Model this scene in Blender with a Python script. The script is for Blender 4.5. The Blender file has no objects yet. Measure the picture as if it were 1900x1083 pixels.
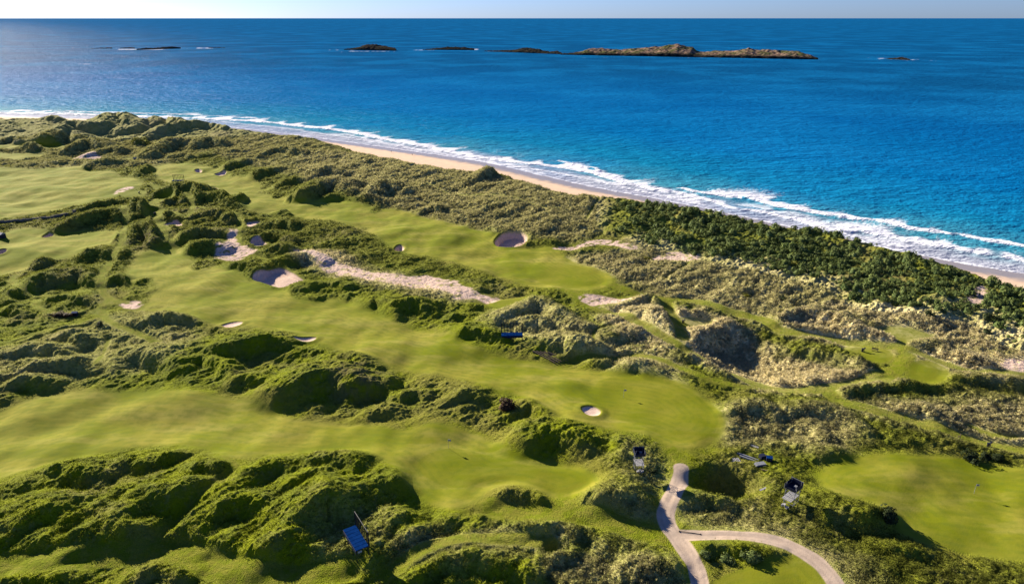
import bpy, bmesh, math, random
import numpy as np
from mathutils import Vector, Matrix

Q = 1.0                      # mesh density of the land and the sea
rng = np.random.default_rng(7)
random.seed(7)
scene = bpy.context.scene
COL = scene.collection
# ------------------------------------------------------------------ camera
FPX, PITCH, CZ, ZB = 1266.0, math.radians(21.9), 96.0, 8.0
cp, sp = math.cos(PITCH), math.sin(PITCH)
cam = bpy.data.cameras.new('camera')
cam.sensor_width = 36.0
cam.lens = 36.0 * FPX / 1900.0
cam.clip_start, cam.clip_end = 1.0, 200000.0
co = bpy.data.objects.new('camera', cam); COL.objects.link(co)
co.location = (0, 0, CZ)
co.rotation_euler = (math.pi / 2 - PITCH, 0, 0)
scene.camera = co


def ground(u, v, z=ZB):
    """where the sight line of a photograph point meets the level z"""
    u = np.asarray(u, float); v = np.asarray(v, float)
    dx = (u - 950) / FPX; dy = (541.5 - v) / FPX
    Y = cp + dy * sp; Z = -sp + dy * cp
    t = (z - CZ) / Z
    return dx * t, Y * t


def to_px(x, y, z=ZB):
    x = np.asarray(x, float); y = np.asarray(y, float)
    zz = np.asarray(z, float) - CZ
    dep = y * cp - zz * sp
    up = y * sp + zz * cp
    return 950 + FPX * x / dep, 541.5 - FPX * up / dep, dep


def pts(s):
    return [tuple(float(q) for q in p.split(',')) for p in s.split()]


def spline(p, closed, n=4):
    p = np.asarray(p, float); m = len(p); out = []
    for i in range(m if closed else m - 1):
        if closed:
            a, b, c, d = p[i - 1], p[i], p[(i + 1) % m], p[(i + 2) % m]
        else:
            a, b, c, d = p[max(i - 1, 0)], p[i], p[i + 1], p[min(i + 2, m - 1)]
        for k in range(n):
            t = k / n
            out.append(0.5 * (2 * b + (c - a) * t + (2 * a - 5 * b + 4 * c - d) * t * t + (3 * b - a - 3 * c + d) * t ** 3))
    if not closed:
        out.append(p[-1])
    return np.array(out)


def wpoly(s, closed=True, z=ZB, n=4):
    p = np.array(pts(s)) if isinstance(s, str) else np.asarray(s, float)
    x, y = ground(p[:, 0], p[:, 1], z)
    return spline(np.stack([x, y], 1), closed, n)


# ------------------------------------------------------------------ noise
_perm = rng.permutation(256).astype(np.int32)
_perm = np.concatenate([_perm, _perm])
_ang = rng.random(256) * 2 * np.pi
_gx, _gy = np.cos(_ang).astype(np.float32), np.sin(_ang).astype(np.float32)


def perlin(x, y):
    xf = np.floor(x); yf = np.floor(y)
    xi = xf.astype(np.int32) & 255; yi = yf.astype(np.int32) & 255
    fx = (x - xf).astype(np.float32); fy = (y - yf).astype(np.float32)
    u = fx * fx * fx * (fx * (fx * 6 - 15) + 10); v = fy * fy * fy * (fy * (fy * 6 - 15) + 10)
    x1 = (xi + 1) & 255; y1 = (yi + 1) & 255
    def g(h, a, b): return _gx[h] * a + _gy[h] * b
    n00 = g(_perm[_perm[xi] + yi], fx, fy); n10 = g(_perm[_perm[x1] + yi], fx - 1, fy)
    n01 = g(_perm[_perm[xi] + y1], fx, fy - 1); n11 = g(_perm[_perm[x1] + y1], fx - 1, fy - 1)
    return ((n00 + u * (n10 - n00)) * (1 - v) + (n01 + u * (n11 - n01)) * v) * 1.5


def fbm(x, y, oct=3, seed=0.0):
    a, s, o = 1.0, 0.0, 0.0
    r = np.zeros_like(x, dtype=np.float32)
    for k in range(oct):
        r += a * perlin(x + seed * 13.7 + k * 5.3, y - seed * 7.1 + k * 9.1)
        s += a; a *= 0.5
        x, y = (x * 1.6 + y * 1.2), (-x * 1.2 + y * 1.6)
    return r / s


def sstep(a, b, x):
    t = np.clip((x - a) / (b - a), 0, 1)
    return t * t * (3 - 2 * t)


# ------------------------------------------------------------------ the land grid
U0, U1 = -420.0, 2320.0
us = np.arange(U0, U1, 1.35 / Q)
vs = np.concatenate([np.arange(1420, 1100, -2.2 / Q), np.arange(1100, 520, -1.05 / Q), np.arange(520, 300, -0.66 / Q), np.arange(300, 188, -0.36 / Q)])
NU, NV = len(us), len(vs)
_, yrow = ground(950.0, vs)
depth_row = yrow * cp - (ZB - CZ) * sp
X = ((us[None, :] - 950) / FPX * depth_row[:, None]).astype(np.float32)
Y = np.repeat(yrow[:, None], NU, 1).astype(np.float32)
GX, GY = X, Y


def window(xmin, xmax, ymin, ymax):
    """rows and columns of the grid that cover a rectangle of ground"""
    r = np.nonzero((yrow >= ymin) & (yrow <= ymax))[0]
    if len(r) == 0:
        return None
    r0, r1 = r[0], r[-1] + 1
    dmin, dmax = depth_row[r0], depth_row[r1 - 1]
    ua = min(xmin / dmin, xmin / dmax) * FPX + 950; ub = max(xmax / dmin, xmax / dmax) * FPX + 950
    c0 = int(np.clip(np.searchsorted(us, ua) - 1, 0, NU)); c1 = int(np.clip(np.searchsorted(us, ub) + 1, 0, NU))
    if c1 <= c0:
        return None
    return slice(r0, r1), slice(c0, c1)


def seg_dist(x, y, p, closed, full=False):
    """distance to a polyline; with full also the nearest point, its arc length"""
    best = np.full(x.shape, 1e9, np.float32)
    if full:
        nx = np.zeros_like(best); ny = np.zeros_like(best); arc = np.zeros_like(best)
    m = len(p); L = 0.0
    for i in range(m if closed else m - 1):
        a = p[i]; b = p[(i + 1) % m]
        ex, ey = b - a
        l2 = ex * ex + ey * ey
        if l2 < 1e-9:
            continue
        t = np.clip(((x - a[0]) * ex + (y - a[1]) * ey) / l2, 0, 1)
        px_ = a[0] + t * ex; py_ = a[1] + t * ey
        d2 = (x - px_) ** 2 + (y - py_) ** 2
        if full:
            k = d2 < best
            best = np.where(k, d2, best); nx = np.where(k, px_, nx); ny = np.where(k, py_, ny)
            arc = np.where(k, L + t * math.sqrt(l2), arc)
        else:
            best = np.minimum(best, d2)
        L += math.sqrt(l2)
    best = np.sqrt(best)
    return (best, nx, ny, arc, L) if full else best


def ridge_dist(x, y, p):
    """distance to a crest line, arc length, and a smooth measure of which side a point is on"""
    best = np.full(x.shape, 1e9, np.float32); arc = np.zeros_like(best); sw_ = np.zeros_like(best); ss = np.zeros_like(best)
    L = 0.0
    for i in range(len(p) - 1):
        a = p[i]; ex, ey = p[i + 1] - a; l2 = ex * ex + ey * ey
        if l2 < 1e-9: continue
        t = np.clip(((x - a[0]) * ex + (y - a[1]) * ey) / l2, 0, 1)
        qx = x - (a[0] + t * ex); qy = y - (a[1] + t * ey)
        d2 = qx * qx + qy * qy + 1e-4
        k = d2 < best
        arc = np.where(k, L + t * math.sqrt(l2), arc); best = np.minimum(best, d2)
        wg = math.sqrt(l2) / (d2 + .6) ** 1.5
        ss += wg * (qx * .5 - qy * .866) / np.sqrt(d2); sw_ += wg
        L += math.sqrt(l2)
    return np.sqrt(best), arc, L, ss / sw_


def worley(x, y, seed=0):
    """distance to the nearest of one jittered point per unit cell, and that point's own random number"""
    xi = np.floor(x).astype(np.int32); yi = np.floor(y).astype(np.int32)
    best = np.full(x.shape, 9.0, np.float32); idr = np.zeros_like(best)
    for i in (-1, 0, 1):
        for j in (-1, 0, 1):
            h = _perm[(_perm[(xi + i + seed) & 255] + yi + j) & 255]
            px_ = xi + i + .5 + _gx[h] * .38; py_ = yi + j + .5 + _gy[h] * .38
            d2 = (x - px_) ** 2 + (y - py_) ** 2
            k = d2 < best
            best = np.where(k, d2, best).astype(np.float32); idr = np.where(k, h / 255.0, idr)
    return np.sqrt(best), idr


def inside(x, y, p):
    r = np.zeros(x.shape, bool); m = len(p)
    for i in range(m):
        x1, y1 = p[i]; x2, y2 = p[(i + 1) % m]
        if y1 == y2:
            continue
        k = ((y1 > y) != (y2 > y)) & (x < (x2 - x1) * (y - y1) / (y2 - y1) + x1)
        r ^= k
    return r


def sdf_into(field, p, margin, combine=np.minimum):
    w = window(p[:, 0].min() - margin, p[:, 0].max() + margin, p[:, 1].min() - margin, p[:, 1].max() + margin)
    if w is None:
        return None
    x, y = X[w], Y[w]
    d = seg_dist(x, y, p, True)
    d = np.where(inside(x, y, p), -d, d)
    if field is not None:
        field[w] = combine(field[w], d)
    return w, d


def line_into(field, p, width, margin):
    w = window(p[:, 0].min() - margin, p[:, 0].max() + margin, p[:, 1].min() - margin, p[:, 1].max() + margin)
    if w is None:
        return None
    d = seg_dist(X[w], Y[w], p, False) - width / 2
    field[w] = np.minimum(field[w], d)
    return w, d


# ------------------------------------------------------------------ what the ground is, from the photograph
WATER = "-900,190 -500,198 -200,207 0,214 100,217 220,221 320,226 404,234 472,241 540,250 630,262 765,281 900,302 1000,325 1102,348 1200,366 1300,386 1400,407 1500,430 1583,450 1700,472 1800,492 1900,508 2050,538 2300,590 2700,680"
CREST = "-900,197 -500,204 -200,212 0,218 60,217 150,222 250,224 330,229 400,237 470,242 539,250 590,262 640,275 697,289 748,300 832,313 923,322 970,341 1034,357 1100,362 1160,368 1260,384 1330,396 1400,408 1520,430 1600,450 1680,471 1740,491 1780,506 1830,518 1900,532 2050,565 2300,625 2700,720"
FAIRWAYS = [
 ("long pale green fairway sweeping down the middle of the links to the green with the round bunker",
  "318,440 340,470 370,488 430,505 480,527 560,545 640,560 700,585 760,607 830,622 862,640 930,660 1000,668 1060,680 1120,688 1180,694 1250,708 1310,738 1345,775 1335,808 1295,832 1250,836 1200,812 1120,798 1060,788 1012,762 985,742 930,722 870,705 800,692 730,676 690,664 640,650 600,640 560,628 520,612 460,604 400,602 345,590 290,578 245,562 240,520 248,480 262,462 300,455"),
 ("upper fairway between the marram dunes by the beach and the sandy waste",
  "285,312 340,300 395,312 430,325 490,345 520,368 560,378 620,374 690,388 740,392 800,410 860,425 905,436 960,462 1020,462 1050,480 1075,492 1110,503 1140,522 1120,538 1075,543 1030,537 980,528 930,512 870,495 810,477 760,470 720,452 690,436 640,418 580,406 530,398 470,392 450,385 400,354 345,345 310,338"),
 ("broad lower left fairway that ends in a green below the tufted mounds",
  "-250,800 -100,770 0,757 60,737 150,726 260,723 350,729 420,736 480,750 540,772 610,783 690,788 760,798 810,788 880,798 935,830 1000,850 1060,856 1098,876 1108,898 1088,914 1040,925 1000,913 950,899 915,905 893,925 862,945 830,948 790,932 757,905 740,880 700,856 650,840 560,840 450,852 400,838 330,826 260,823 200,836 100,862 0,892 -150,930 -300,950 -380,880"),
 ("smooth dark green putting surface in the lower right corner with a flag",
  "1516,885 1545,862 1600,848 1680,846 1740,842 1800,852 1860,868 1960,885 2100,905 2150,980 2050,1060 1900,1040 1840,1032 1780,1022 1710,1006 1662,984 1655,962 1620,948 1570,932 1530,912"),
 ("far pale fairway running off the left edge above the low stone wall",
  "-300,300 0,312 60,314 130,308 190,316 245,330 262,345 235,358 200,368 140,384 80,396 0,408 -150,430 -300,450"),
 ("rolling left fairway with small pot bunkers below the low stone wall",
  "-250,470 -60,450 0,430 60,424 100,430 150,426 205,428 220,438 205,455 165,470 120,482 70,492 20,508 -40,525 -200,560 -300,560"),
 ("thin strip of mown turf under the far left dunes", "-100,268 0,270 60,272 110,272 122,276 90,279 60,276 0,277 -100,276"),
 ("second mown strip below the far left dunes", "-100,284 0,284 70,284 78,290 40,296 0,296 -100,300"),
 ("raised mown tee strip in front of the round bush", "168,300 200,297 240,296 246,299 225,302 185,305"),
]
GREENS = [
 ("round putting green at the end of the middle fairway beside the white bunker", "1122,702 1180,697 1245,712 1300,738 1332,775 1318,805 1282,822 1245,818 1190,792 1130,772 1100,742 1104,716"),
 ("oval putting green with a flag at the end of the lower left fairway", "790,845 840,830 910,842 980,862 1050,866 1092,884 1092,902 1050,914 1000,902 950,888 900,890 850,905 800,890 775,868"),
 ("far putting green at the end of the upper fairway", "1000,490 1050,492 1100,505 1128,524 1108,534 1060,537 1010,526 985,508"),
 ("mown bright green tee beside the paved path at the bottom edge", "1312,1090 1345,1066 1390,1050 1440,1036 1478,1030 1510,1052 1535,1090 1530,1140 1320,1140"),
 ("bean shaped tee with the litter bin among straw coloured dunes", "1563,650 1576,641 1612,644 1650,656 1655,668 1640,674 1610,668 1580,660"),
 ("long flat tee under the coastal slope", "1634,618 1660,615 1700,624 1728,634 1700,640 1672,642 1645,630"),
 ("squarish flat tee nearest the right edge", "1690,680 1720,677 1750,688 1758,702 1735,718 1700,712 1686,702"),
 ("small flat tee beside the steep dark dune", "1256,592 1285,589 1316,593 1322,599 1296,606 1264,606"),
 ("upper of the small tees crossed by paths on the left", "283,346 310,349 322,354 312,359 294,357"),
 ("small tee crossed by paths below the far grandstand", "296,364 322,367 318,376 292,379 284,372"),
 ("low tee above the dark triangular bank", "276,392 300,390 313,396 290,405 270,404"),
 ("flat tee beside the pinkish sand scrape on the left", "228,360 255,354 270,358 262,366 230,366"),
 ("bright green patch of turf at the tip of the sandy waste", "905,562 930,552 985,550 975,560 930,572"),
]
# mown walking paths: points and width in metres
TRACKS = [
 ("1050,540 1075,556 1110,576 1160,592 1205,616 1250,640 1290,656 1370,690 1430,715 1490,724 1530,720 1565,714 1631,700 1660,690 1682,668", 4.4),
 ("1120,528 1180,545 1235,556 1280,560 1337,576 1405,592 1449,613 1496,622 1563,634 1600,640", 4.2),
 ("1235,556 1240,580 1254,598 1267,630", 4.0), ("1256,596 1270,602", 3.5),
 ("1600,640 1660,652 1690,660 1732,674 1800,696 1900,706 2050,716", 3.0),
 ("1668,690 1650,705 1640,712", 3.0),
 ("1020,690 1061,668 1119,666 1169,658 1220,668 1270,688 1327,707 1395,714 1440,716", 2.6),
 ("1530,720 1553,745 1600,757 1664,776 1732,793 1799,813 1870,832 1960,850", 4.0),
 ("1672,642 1668,655 1678,664", 2.6),
 ("232,397 234,424 222,461 196,500 186,530 203,552 243,560", 2.6),
 ("284,376 290,400 298,420 310,442 316,470", 4.0),
 ("322,396 340,404 352,400 358,384 348,366", 2.6),
 ("232,397 255,372 280,372 296,366", 2.4), ("160,346 200,345 250,340 290,346 340,350", 2.4),
 ("186,530 150,540 100,548 50,542 25,530 22,515 45,505", 2.2),
 ("68,556 72,572 105,580 150,578", 2.0), ("203,552 190,575 205,600 260,618 300,636", 2.2),
 ("440,398 446,420 442,448 458,468 500,482", 2.2), ("360,384 440,398 520,403", 2.4),
 ("-60,1052 60,1046 180,1038 300,1022 345,1026 400,1048 470,1066 560,1070 640,1060", 5.0),
 ("410,852 440,870 400,905 350,950 300,990 290,1015", 1.3),
 ("905,940 980,955 1060,957 1130,968 1180,985 1240,992", 5.0),
 ("1040,925 1055,940 1065,955", 4.0),
 ("1245,835 1262,860 1266,876", 3.0),
 ("0,640 60,620 120,606 160,598", 1.2), ("180,682 190,655 200,628", 1.0),
 ("700,1083 760,1040 830,1012 930,1005 1020,1010", 3.0),
 ("215,1083 240,1050 262,1030", 1.2),
 ("790,352 850,372 930,380 1000,400 1040,404", 1.0), ("1122,374 1104,395 1086,420", 1.0), ("700,375 760,365 820,352", .9), ("1232,522 1255,508 1278,494", 1.0), ("1440,592 1462,582 1485,572", 1.0), ("1110,640 1100,625 1115,612 1150,604", 1.0),
 ("1800,790 1850,808 1900,814 2000,822", 2.5),
]
PAVED = [("1264,868 1262,890 1250,915 1238,940 1236,965 1250,990 1270,1018 1290,1050 1300,1090 1304,1140", 3.3),
         ("1256,992 1300,994 1360,994 1412,998 1460,1010 1505,1034 1536,1062 1555,1092 1575,1140", 3.1)]
BUNKERS = [
 ("small white pot bunker in front of the middle green", "1080,762 1090,757 1104,758 1114,765 1110,773 1095,776 1083,771", .3),
 ("large round bunker in shade with a bright right rim on the upper fairway", "918,450 930,440 950,437 970,440 979,448 970,457 948,461 926,459", 3.2),
 ("tiny round pot bunker on the edge of the upper fairway", "732,460 737,455 745,455 750,459 746,464 737,464", 1.6),
 ("slim pale bunker cut into the lower edge of the middle fairway, the upper of two", "412,604 424,598 440,595 450,597 444,602 426,607", .22),
 ("slim pale bunker cut into the lower edge of the middle fairway, the lower of two", "546,634 560,631 578,627 587,628 578,634 560,637", .22),
 ("tongue shaped sand bunker half in shade beside the narrow dune neck", "468,517 492,505 515,498 535,502 555,514 564,521 545,529 518,533 492,526", 1.3),
 ("small shaded pot bunker on the far upper fairway, nearest the dunes", "362,317 368,315 375,317 372,320 365,320", 1.5),
 ("shaded bunker tucked under the bank of the far upper fairway", "398,323 408,321 420,321 416,326 404,327", 1.5),
 ("shaded bunker on the far upper fairway right of the grandstand", "384,352 394,348 406,352 402,357 388,356", 1.8),
 ("pot bunker on the rolling left fairway below the wall", "78,437 88,431 98,432 92,437 82,440", 1.6),
 ("half cut off pot bunker at the left edge", "-8,471 4,466 14,467 8,473 -4,476", 1.6),
 ("bright pink sand bunker among the crossing paths", "304,418 315,412 330,411 338,417 328,423 312,424", .35),
 ("ragged pale bunker below the long grassy bank", "457,419 462,414 478,413 488,415 476,420 464,425", .4),
 ("small star shaped sand bunker on the dark tufted mound", "464,450 476,444 486,446 497,454 482,459 470,456", 1.0),
]
SANDS = [
 ("pale sand gap among the scrub on the crest of the coastal dune, the left of two", "1425,432 1446,426 1472,434 1462,444 1436,440"),
 ("pale sand gap among the scrub on the crest of the coastal dune, the right of two", "1560,462 1585,458 1605,466 1590,472 1566,470"),   # loose sand without a formed lip
 ("long pink sandy waste strewn with tufts in the middle of the links", "540,474 560,468 580,474 605,480 625,490 660,500 700,508 760,516 800,518 850,528 880,543 905,547 922,552 905,557 880,552 850,554 838,545 810,537 770,531 730,527 700,521 660,513 625,506 600,498 590,487 565,478"),
 ("sand scrape spilling down the dune beside the small track", "428,436 437,433 434,448 448,458 470,466 455,473 440,480 428,482 405,474 410,462 424,456"),
 ("pinkish sand scrape left of the crossing tees", "214,357 226,353 242,350 246,352 232,355 218,359"),
 ("pale blowout of sand above the far end of the upper fairway", "1030,464 1060,461 1095,455 1118,455 1150,462 1180,469 1165,470 1128,462 1090,460 1055,466"),
 ("pale bare sand patch beside the yellow gorse", "1210,487 1235,479 1262,477 1290,485 1282,490 1240,488"),
 ("pinkish bare ground behind the upper green", "1082,557 1100,552 1135,556 1165,560 1140,566 1105,567"),
 ("bare sand patch at the right edge", "1855,684 1875,680 1910,682 1960,690 1960,702 1900,700 1868,696"),
 ("thin sandy scrape in the far dunes", "138,292 165,290 185,292 178,296 145,296"),
 ("sandy gap through the thicket", "1794,582 1800,572 1812,560 1820,570 1812,584 1800,594"),
 ("sandy hollow under the cut up dune bank on the left", "232,561 246,558 262,563 246,569"),
]
# dune ridges: crest as drawn in the photograph, and how far its dark lee face reaches below it (pixels)
RIDGES = """91,886 128,871 168,876|52
0,974 44,954 84,944 121,950|60
199,866 236,851 280,853|32
142,974 189,937 236,907 270,900|28
236,950 263,927 303,917 354,907 398,907|60
337,876 371,860 421,863|33
293,849 337,843|18
162,977 182,966 216,969|48
189,991 216,981 256,977 280,988|52
44,1011 74,994 104,1001|36
101,1021 135,1004 168,998|48
431,910 465,880 499,863 546,863|45
553,863 590,851 640,859|38
492,927 539,900 586,885 613,907|30
374,967 404,937 448,927 472,937|44
553,961 580,927 607,917 627,927|70
472,1035 506,1008 546,991 593,998|52
364,1015 398,1001 435,1011|33
84,1068 115,1064 145,1070|18
263,1062 303,1045 351,1055|30
0,1072 40,1068|20
630,853 650,848 674,860|42
694,910 724,890 755,887|48
694,988 714,967 745,966|44
751,1004 772,988 799,981|46
630,1028 657,1018 697,1021|42
896,924 933,907 984,913 1028,927|30
1085,927 1119,910 1169,913 1206,934|54
954,819 994,797 1034,794 1078,812|44
967,755 994,747 1021,765|28
849,738 870,731 886,736|16
731,735 765,725 792,728|18
674,768 701,757 731,762|22
906,998 930,995 954,1004|20
967,984 1001,974 1041,971 1065,981|28
1014,1028 1035,1023 1055,1025|33
761,1058 832,1031 866,1023 933,1038 994,1062|38
1170,1055 1199,1043 1216,1050|35
1240,1045 1262,1040|28
1277,917 1304,907 1344,920|28
1338,748 1378,747 1412,745 1435,758|28
1476,752 1513,752 1550,762 1584,775 1607,799|26
1496,788 1520,792 1540,815|20
1563,725 1630,715 1698,712 1749,714 1799,730|18
1685,765 1705,757 1732,772 1749,785|18
1526,845 1553,839 1584,850|20
1540,927 1597,951 1627,951 1658,940 1672,951|46
1631,1006 1681,1018 1732,1024|22
1290,1015 1327,1004 1395,1011 1449,1021|26
681,560 698,553 725,562 735,575|24
738,565 770,557 800,570|24
830,582 850,583|10
880,562 913,567|9
906,596 933,576 967,566 991,556 1007,562 1034,576 1065,593 1102,603|26
910,600 960,594 977,592|12
981,597 1000,590 1018,599|20
1024,626 1045,620 1068,630 1102,643 1119,653|36
836,609 866,604 900,608 927,613|32
1129,566 1190,554 1216,552 1233,566|20
1163,579 1196,576 1230,593 1253,609|25
1119,620 1183,611 1220,620 1257,646|22
1163,680 1190,673 1223,690 1237,704|22
630,663 664,660 708,684|24
1268,622 1300,611 1322,603 1346,591 1368,596|30
1260,657 1304,663 1348,687|20
1435,593 1496,576 1563,595 1624,626 1664,633|22
1462,632 1540,647 1600,668 1630,688|22
1691,645 1732,645 1782,664 1833,682|20
1762,700 1816,704 1867,711 1900,717 1990,730|18
233,427 256,412 286,421 297,432|35
233,384 256,375 280,385|27
101,414 152,404 202,390 233,397|22
138,388 180,378 230,373|10
286,405 313,397 333,402|12
358,360 388,356 431,361 448,370|24
313,352 330,342 352,345 356,355|32
324,441 371,424 421,424|22
344,455 380,448 415,450|22
361,392 400,390 435,403|18
506,409 533,406 553,412|20
499,458 520,455 543,460|16
475,437 510,432 540,445|14
401,492 440,490 472,500|18
563,528 600,518 640,520|20
538,478 570,468 600,478|20
67,485 101,470 126,466|25
152,470 185,460 212,468|20
40,528 71,508 111,508|28
125,508 148,501 175,512|28
135,440 190,427 217,430|15
0,523 20,520|10
192,520 225,512 252,518|17
270,590 306,581 345,588 365,592|21
0,572 20,568 45,577|16
80,556 120,548 190,562|12
34,628 90,612 155,600|9
104,622 130,615 155,628|20
0,652 40,645 90,645 118,655|25
30,680 80,672 135,668 175,672|30
219,660 256,643 293,646 324,657 340,670|40
350,668 380,660 410,672 430,688|27
384,636 421,636 455,630 489,623 519,618|44
307,624 330,620|11
428,705 450,696 475,700 500,705|22
520,718 570,695 620,683 660,690 705,690|55
0,715 60,703 100,705|20
67,256 128,233 189,233 209,220 233,223 250,233|26
222,240 256,222 280,222 292,232|18
293,232 320,227 340,237|16
270,252 340,240 400,238 418,243|17
0,220 30,216 80,218 110,225|14
88,262 125,246 155,258|19
0,258 30,254 50,262|13
130,272 165,263 202,268|18
160,283 200,274 225,275|14
283,280 310,265 345,264 370,266|19
365,270 390,263 415,268|15
160,305 185,298 240,298|11
256,318 280,307 310,302 335,305|13
320,290 340,287 350,290|9
400,318 425,305 460,298|13
465,330 490,318 512,312|14
545,372 570,352 600,340 640,340 655,350|28
575,330 600,320 625,325|14
690,360 720,345 740,352|24
880,345 900,336 923,326 940,330|16
-120,560 -60,545 -10,556|24
-160,640 -90,628 -20,640|26
-120,700 -60,690 -10,700|24
-180,990 -110,965 -40,975|60
-120,1060 -60,1045 -20,1055|36
1950,760 2010,750 2080,765|26
2000,650 2060,640 2130,660|22
1960,1090 2040,1075 2120,1090|40
760,395 800,388 850,396|12
480,290 520,283 560,290|12
600,372 630,366 660,372|10
505,345 540,335 565,338|12"""
DRY = """1120,566 1190,552 1240,580 1260,640 1200,640 1130,600|.9
1250,570 1300,570 1360,590 1420,620 1460,640 1640,690 1600,705 1450,715 1380,690 1280,650 1268,610|1.15
1440,592 1500,575 1600,605 1680,635 1640,640 1560,632 1500,620|1.15
1690,650 1800,650 1960,660 1960,705 1800,692 1740,672|1.1
1480,560 1600,560 1800,600 1960,620 1960,660 1720,640 1620,605|.8
740,300 830,318 960,345 1100,366 1120,420 1060,445 900,425 780,395 650,365 560,335 560,290|.42
1180,440 1300,470 1420,485 1540,515 1660,565 1800,575 1960,640 1960,690 1700,650 1440,600 1300,560 1150,500|.5
1050,470 1200,470 1330,520 1440,580 1330,572 1200,530 1100,500|.55
540,468 620,458 680,490 850,528 840,545 640,505|.85
1560,735 1700,735 1960,740 1960,830 1800,800 1650,765|.65
1320,740 1420,745 1560,755 1600,800 1540,830 1450,810 1340,800|.5
380,250 480,255 640,285 640,350 520,320 400,285|.28
900,575 1000,556 1110,600 1140,660 1030,640 920,600|.45
1090,915 1180,912 1210,950 1100,945|.3
1250,910 1400,930 1520,990 1640,1060 1560,1080 1470,1000 1300,960|.35
1020,1010 1180,1010 1250,1050 1230,1090 1040,1060|.5
760,985 1060,975 1060,1000 780,1020|.45
600,960 720,940 720,1010 610,1020|.2
0,640 300,560 360,640 200,690 0,700|.25
0,222 350,226 420,260 300,300 0,300|.25
1160,810 1215,820 1240,880 1170,890|.3
1120,620 1260,650 1240,705 1120,665|.6"""
HEATH = """245,440 300,436 300,468 250,480|.6
640,650 720,665 700,720 620,720|.5
1060,590 1120,610 1110,640 1060,620|.4
1520,500 1660,520 1680,560 1560,550|.4
720,975 900,995 880,1010 720,1000|.4
1480,935 1580,980 1560,1030 1470,990|.5
1690,1045 1830,1060 1820,1090 1700,1090|.5
1190,520 1290,535 1260,552 1180,545|.5
1150,900 1190,905 1190,930 1150,930|.5
930,640 1040,640 1060,670 950,665|.4
450,760 560,770 560,780 450,770|.2"""
THICKET = "1120,372 1170,370 1262,386 1330,398 1400,410 1520,432 1600,452 1680,473 1740,493 1785,508 1835,520 1900,534 2050,566 2300,625 2300,710 2050,672 1920,640 1850,612 1815,585 1740,578 1660,566 1600,556 1540,522 1480,506 1420,492 1360,480 1300,466 1240,450 1180,438 1120,418"

# ------------------------------------------------------------------ fields
BIG = 60.0
def blank(v=BIG): return np.full((NV, NU), v, np.float32)

cls = np.zeros((NV, NU), np.int16)            # 0 = rough dune grass
regions = [None]                              # (name, label, category, kind, material)
d_fair, d_green, d_path, d_pave, d_sand, d_bunk = (blank() for _ in range(6))
jit = fbm(X / 5, Y / 5, 2, 3) * 1.1
TXY = []


def add_region(name, label, cat, kind): regions.append((name, label, cat, kind)); return len(regions) - 1


water = wpoly(WATER, False, 0.0, 3)
crest = wpoly(CREST, False, 16.0, 3)
dw, nwx, nwy, arcw, _ = seg_dist(X, Y, water, False, True)
# landward is towards the camera: sign from the polyline's side
seg_dir = np.array([0.842, -0.54]); nrm = np.array([-0.54, -0.842])
d_land = np.where((X - nwx) * nrm[0] + (Y - nwy) * nrm[1] > 0, dw, -dw)
dc, ncx, ncy, arcc, _ = seg_dist(X, Y, crest, False, True)
d_crest = np.where((X - ncx) * nrm[0] + (Y - ncy) * nrm[1] > 0, dc, -dc)    # + inland of the crest
del nwx, nwy, ncx, ncy, dw, dc

for lab, s in FAIRWAYS:
    r = add_region('fairway', lab, 'fairway', 'structure')
    w, d = sdf_into(d_fair, wpoly(s), 16)
    cls[w][d + jit[w] * .5 < 0] = r
r_track = add_region('path', 'narrow mown grass paths winding between the dunes and the tees', 'path', 'structure')
for s, wd in TRACKS:
    got = line_into(d_path, wpoly(s, False), wd, 10)
    if got:
        w, d = got; k = (d + jit[w] * .3 < 0) & (cls[w] == 0); cls[w][k] = r_track
for lab, s in GREENS:
    nm = 'tee' if 'tee' in lab.split() else ('turf' if 'turf' in lab else 'putting_green')
    r = add_region(nm, lab, nm.replace('_', ' '), 'structure')
    w, d = sdf_into(d_green, wpoly(s), 12)
    cls[w][d < 0] = r
r_pave = add_region('paved_path', 'smooth pinkish beige paved path forking at the bottom of the links', 'path', 'structure')
for s, wd in PAVED:
    w, d = line_into(d_pave, wpoly(s, False), wd, 10)
    cls[w][d + jit[w] * .28 < 0] = r_pave
for lab, s in SANDS:
    r = add_region('sand', lab, 'sand', 'structure')
    w, d = sdf_into(d_sand, wpoly(s), 14)
    cls[w][(d + jit[w] * 1.4 < .8)] = r
bdep = blank(0.0)
for lab, s, dp in BUNKERS:
    r = add_region('bunker', lab, 'bunker', None)
    w, d = sdf_into(d_bunk, wpoly(s), 14)
    cls[w][d < 0] = r
    bdep[w] = np.where(d < 6, dp, bdep[w])
r_beach = add_region('beach', 'peach coloured sandy beach between the dunes and the surf', 'beach', 'structure')


def zones(txt):
    out = blank(0.0)
    for ln in txt.strip().split('\n'):
        s, a = ln.split('|'); a = float(a)
        p = wpoly(s, True, ZB + 2)
        w = window(p[:, 0].min() - 15, p[:, 0].max() + 15, p[:, 1].min() - 15, p[:, 1].max() + 15)
        if w is None: continue
        d = seg_dist(X[w], Y[w], p, True); d = np.where(inside(X[w], Y[w], p), -d, d)
        out[w] = np.maximum(out[w], a * sstep(5, -5, d + jit[w] * 3))
    return out
far = (X < -55) & (Y > 205)
d_fair = np.where(far, d_fair + np.clip(fbm(X / 20, Y / 45, 3, 15) * 20 - 2, 0, 9), d_fair).astype(np.float32)
cls[far & (d_fair > 2) & np.isin(cls, [i for i, r in enumerate(regions) if r and r[0] == 'fairway'])] = 0
m_dry = np.minimum(zones(DRY), 1.1); m_heath = zones(HEATH)
thick = wpoly(THICKET, True, 13.0)
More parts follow.
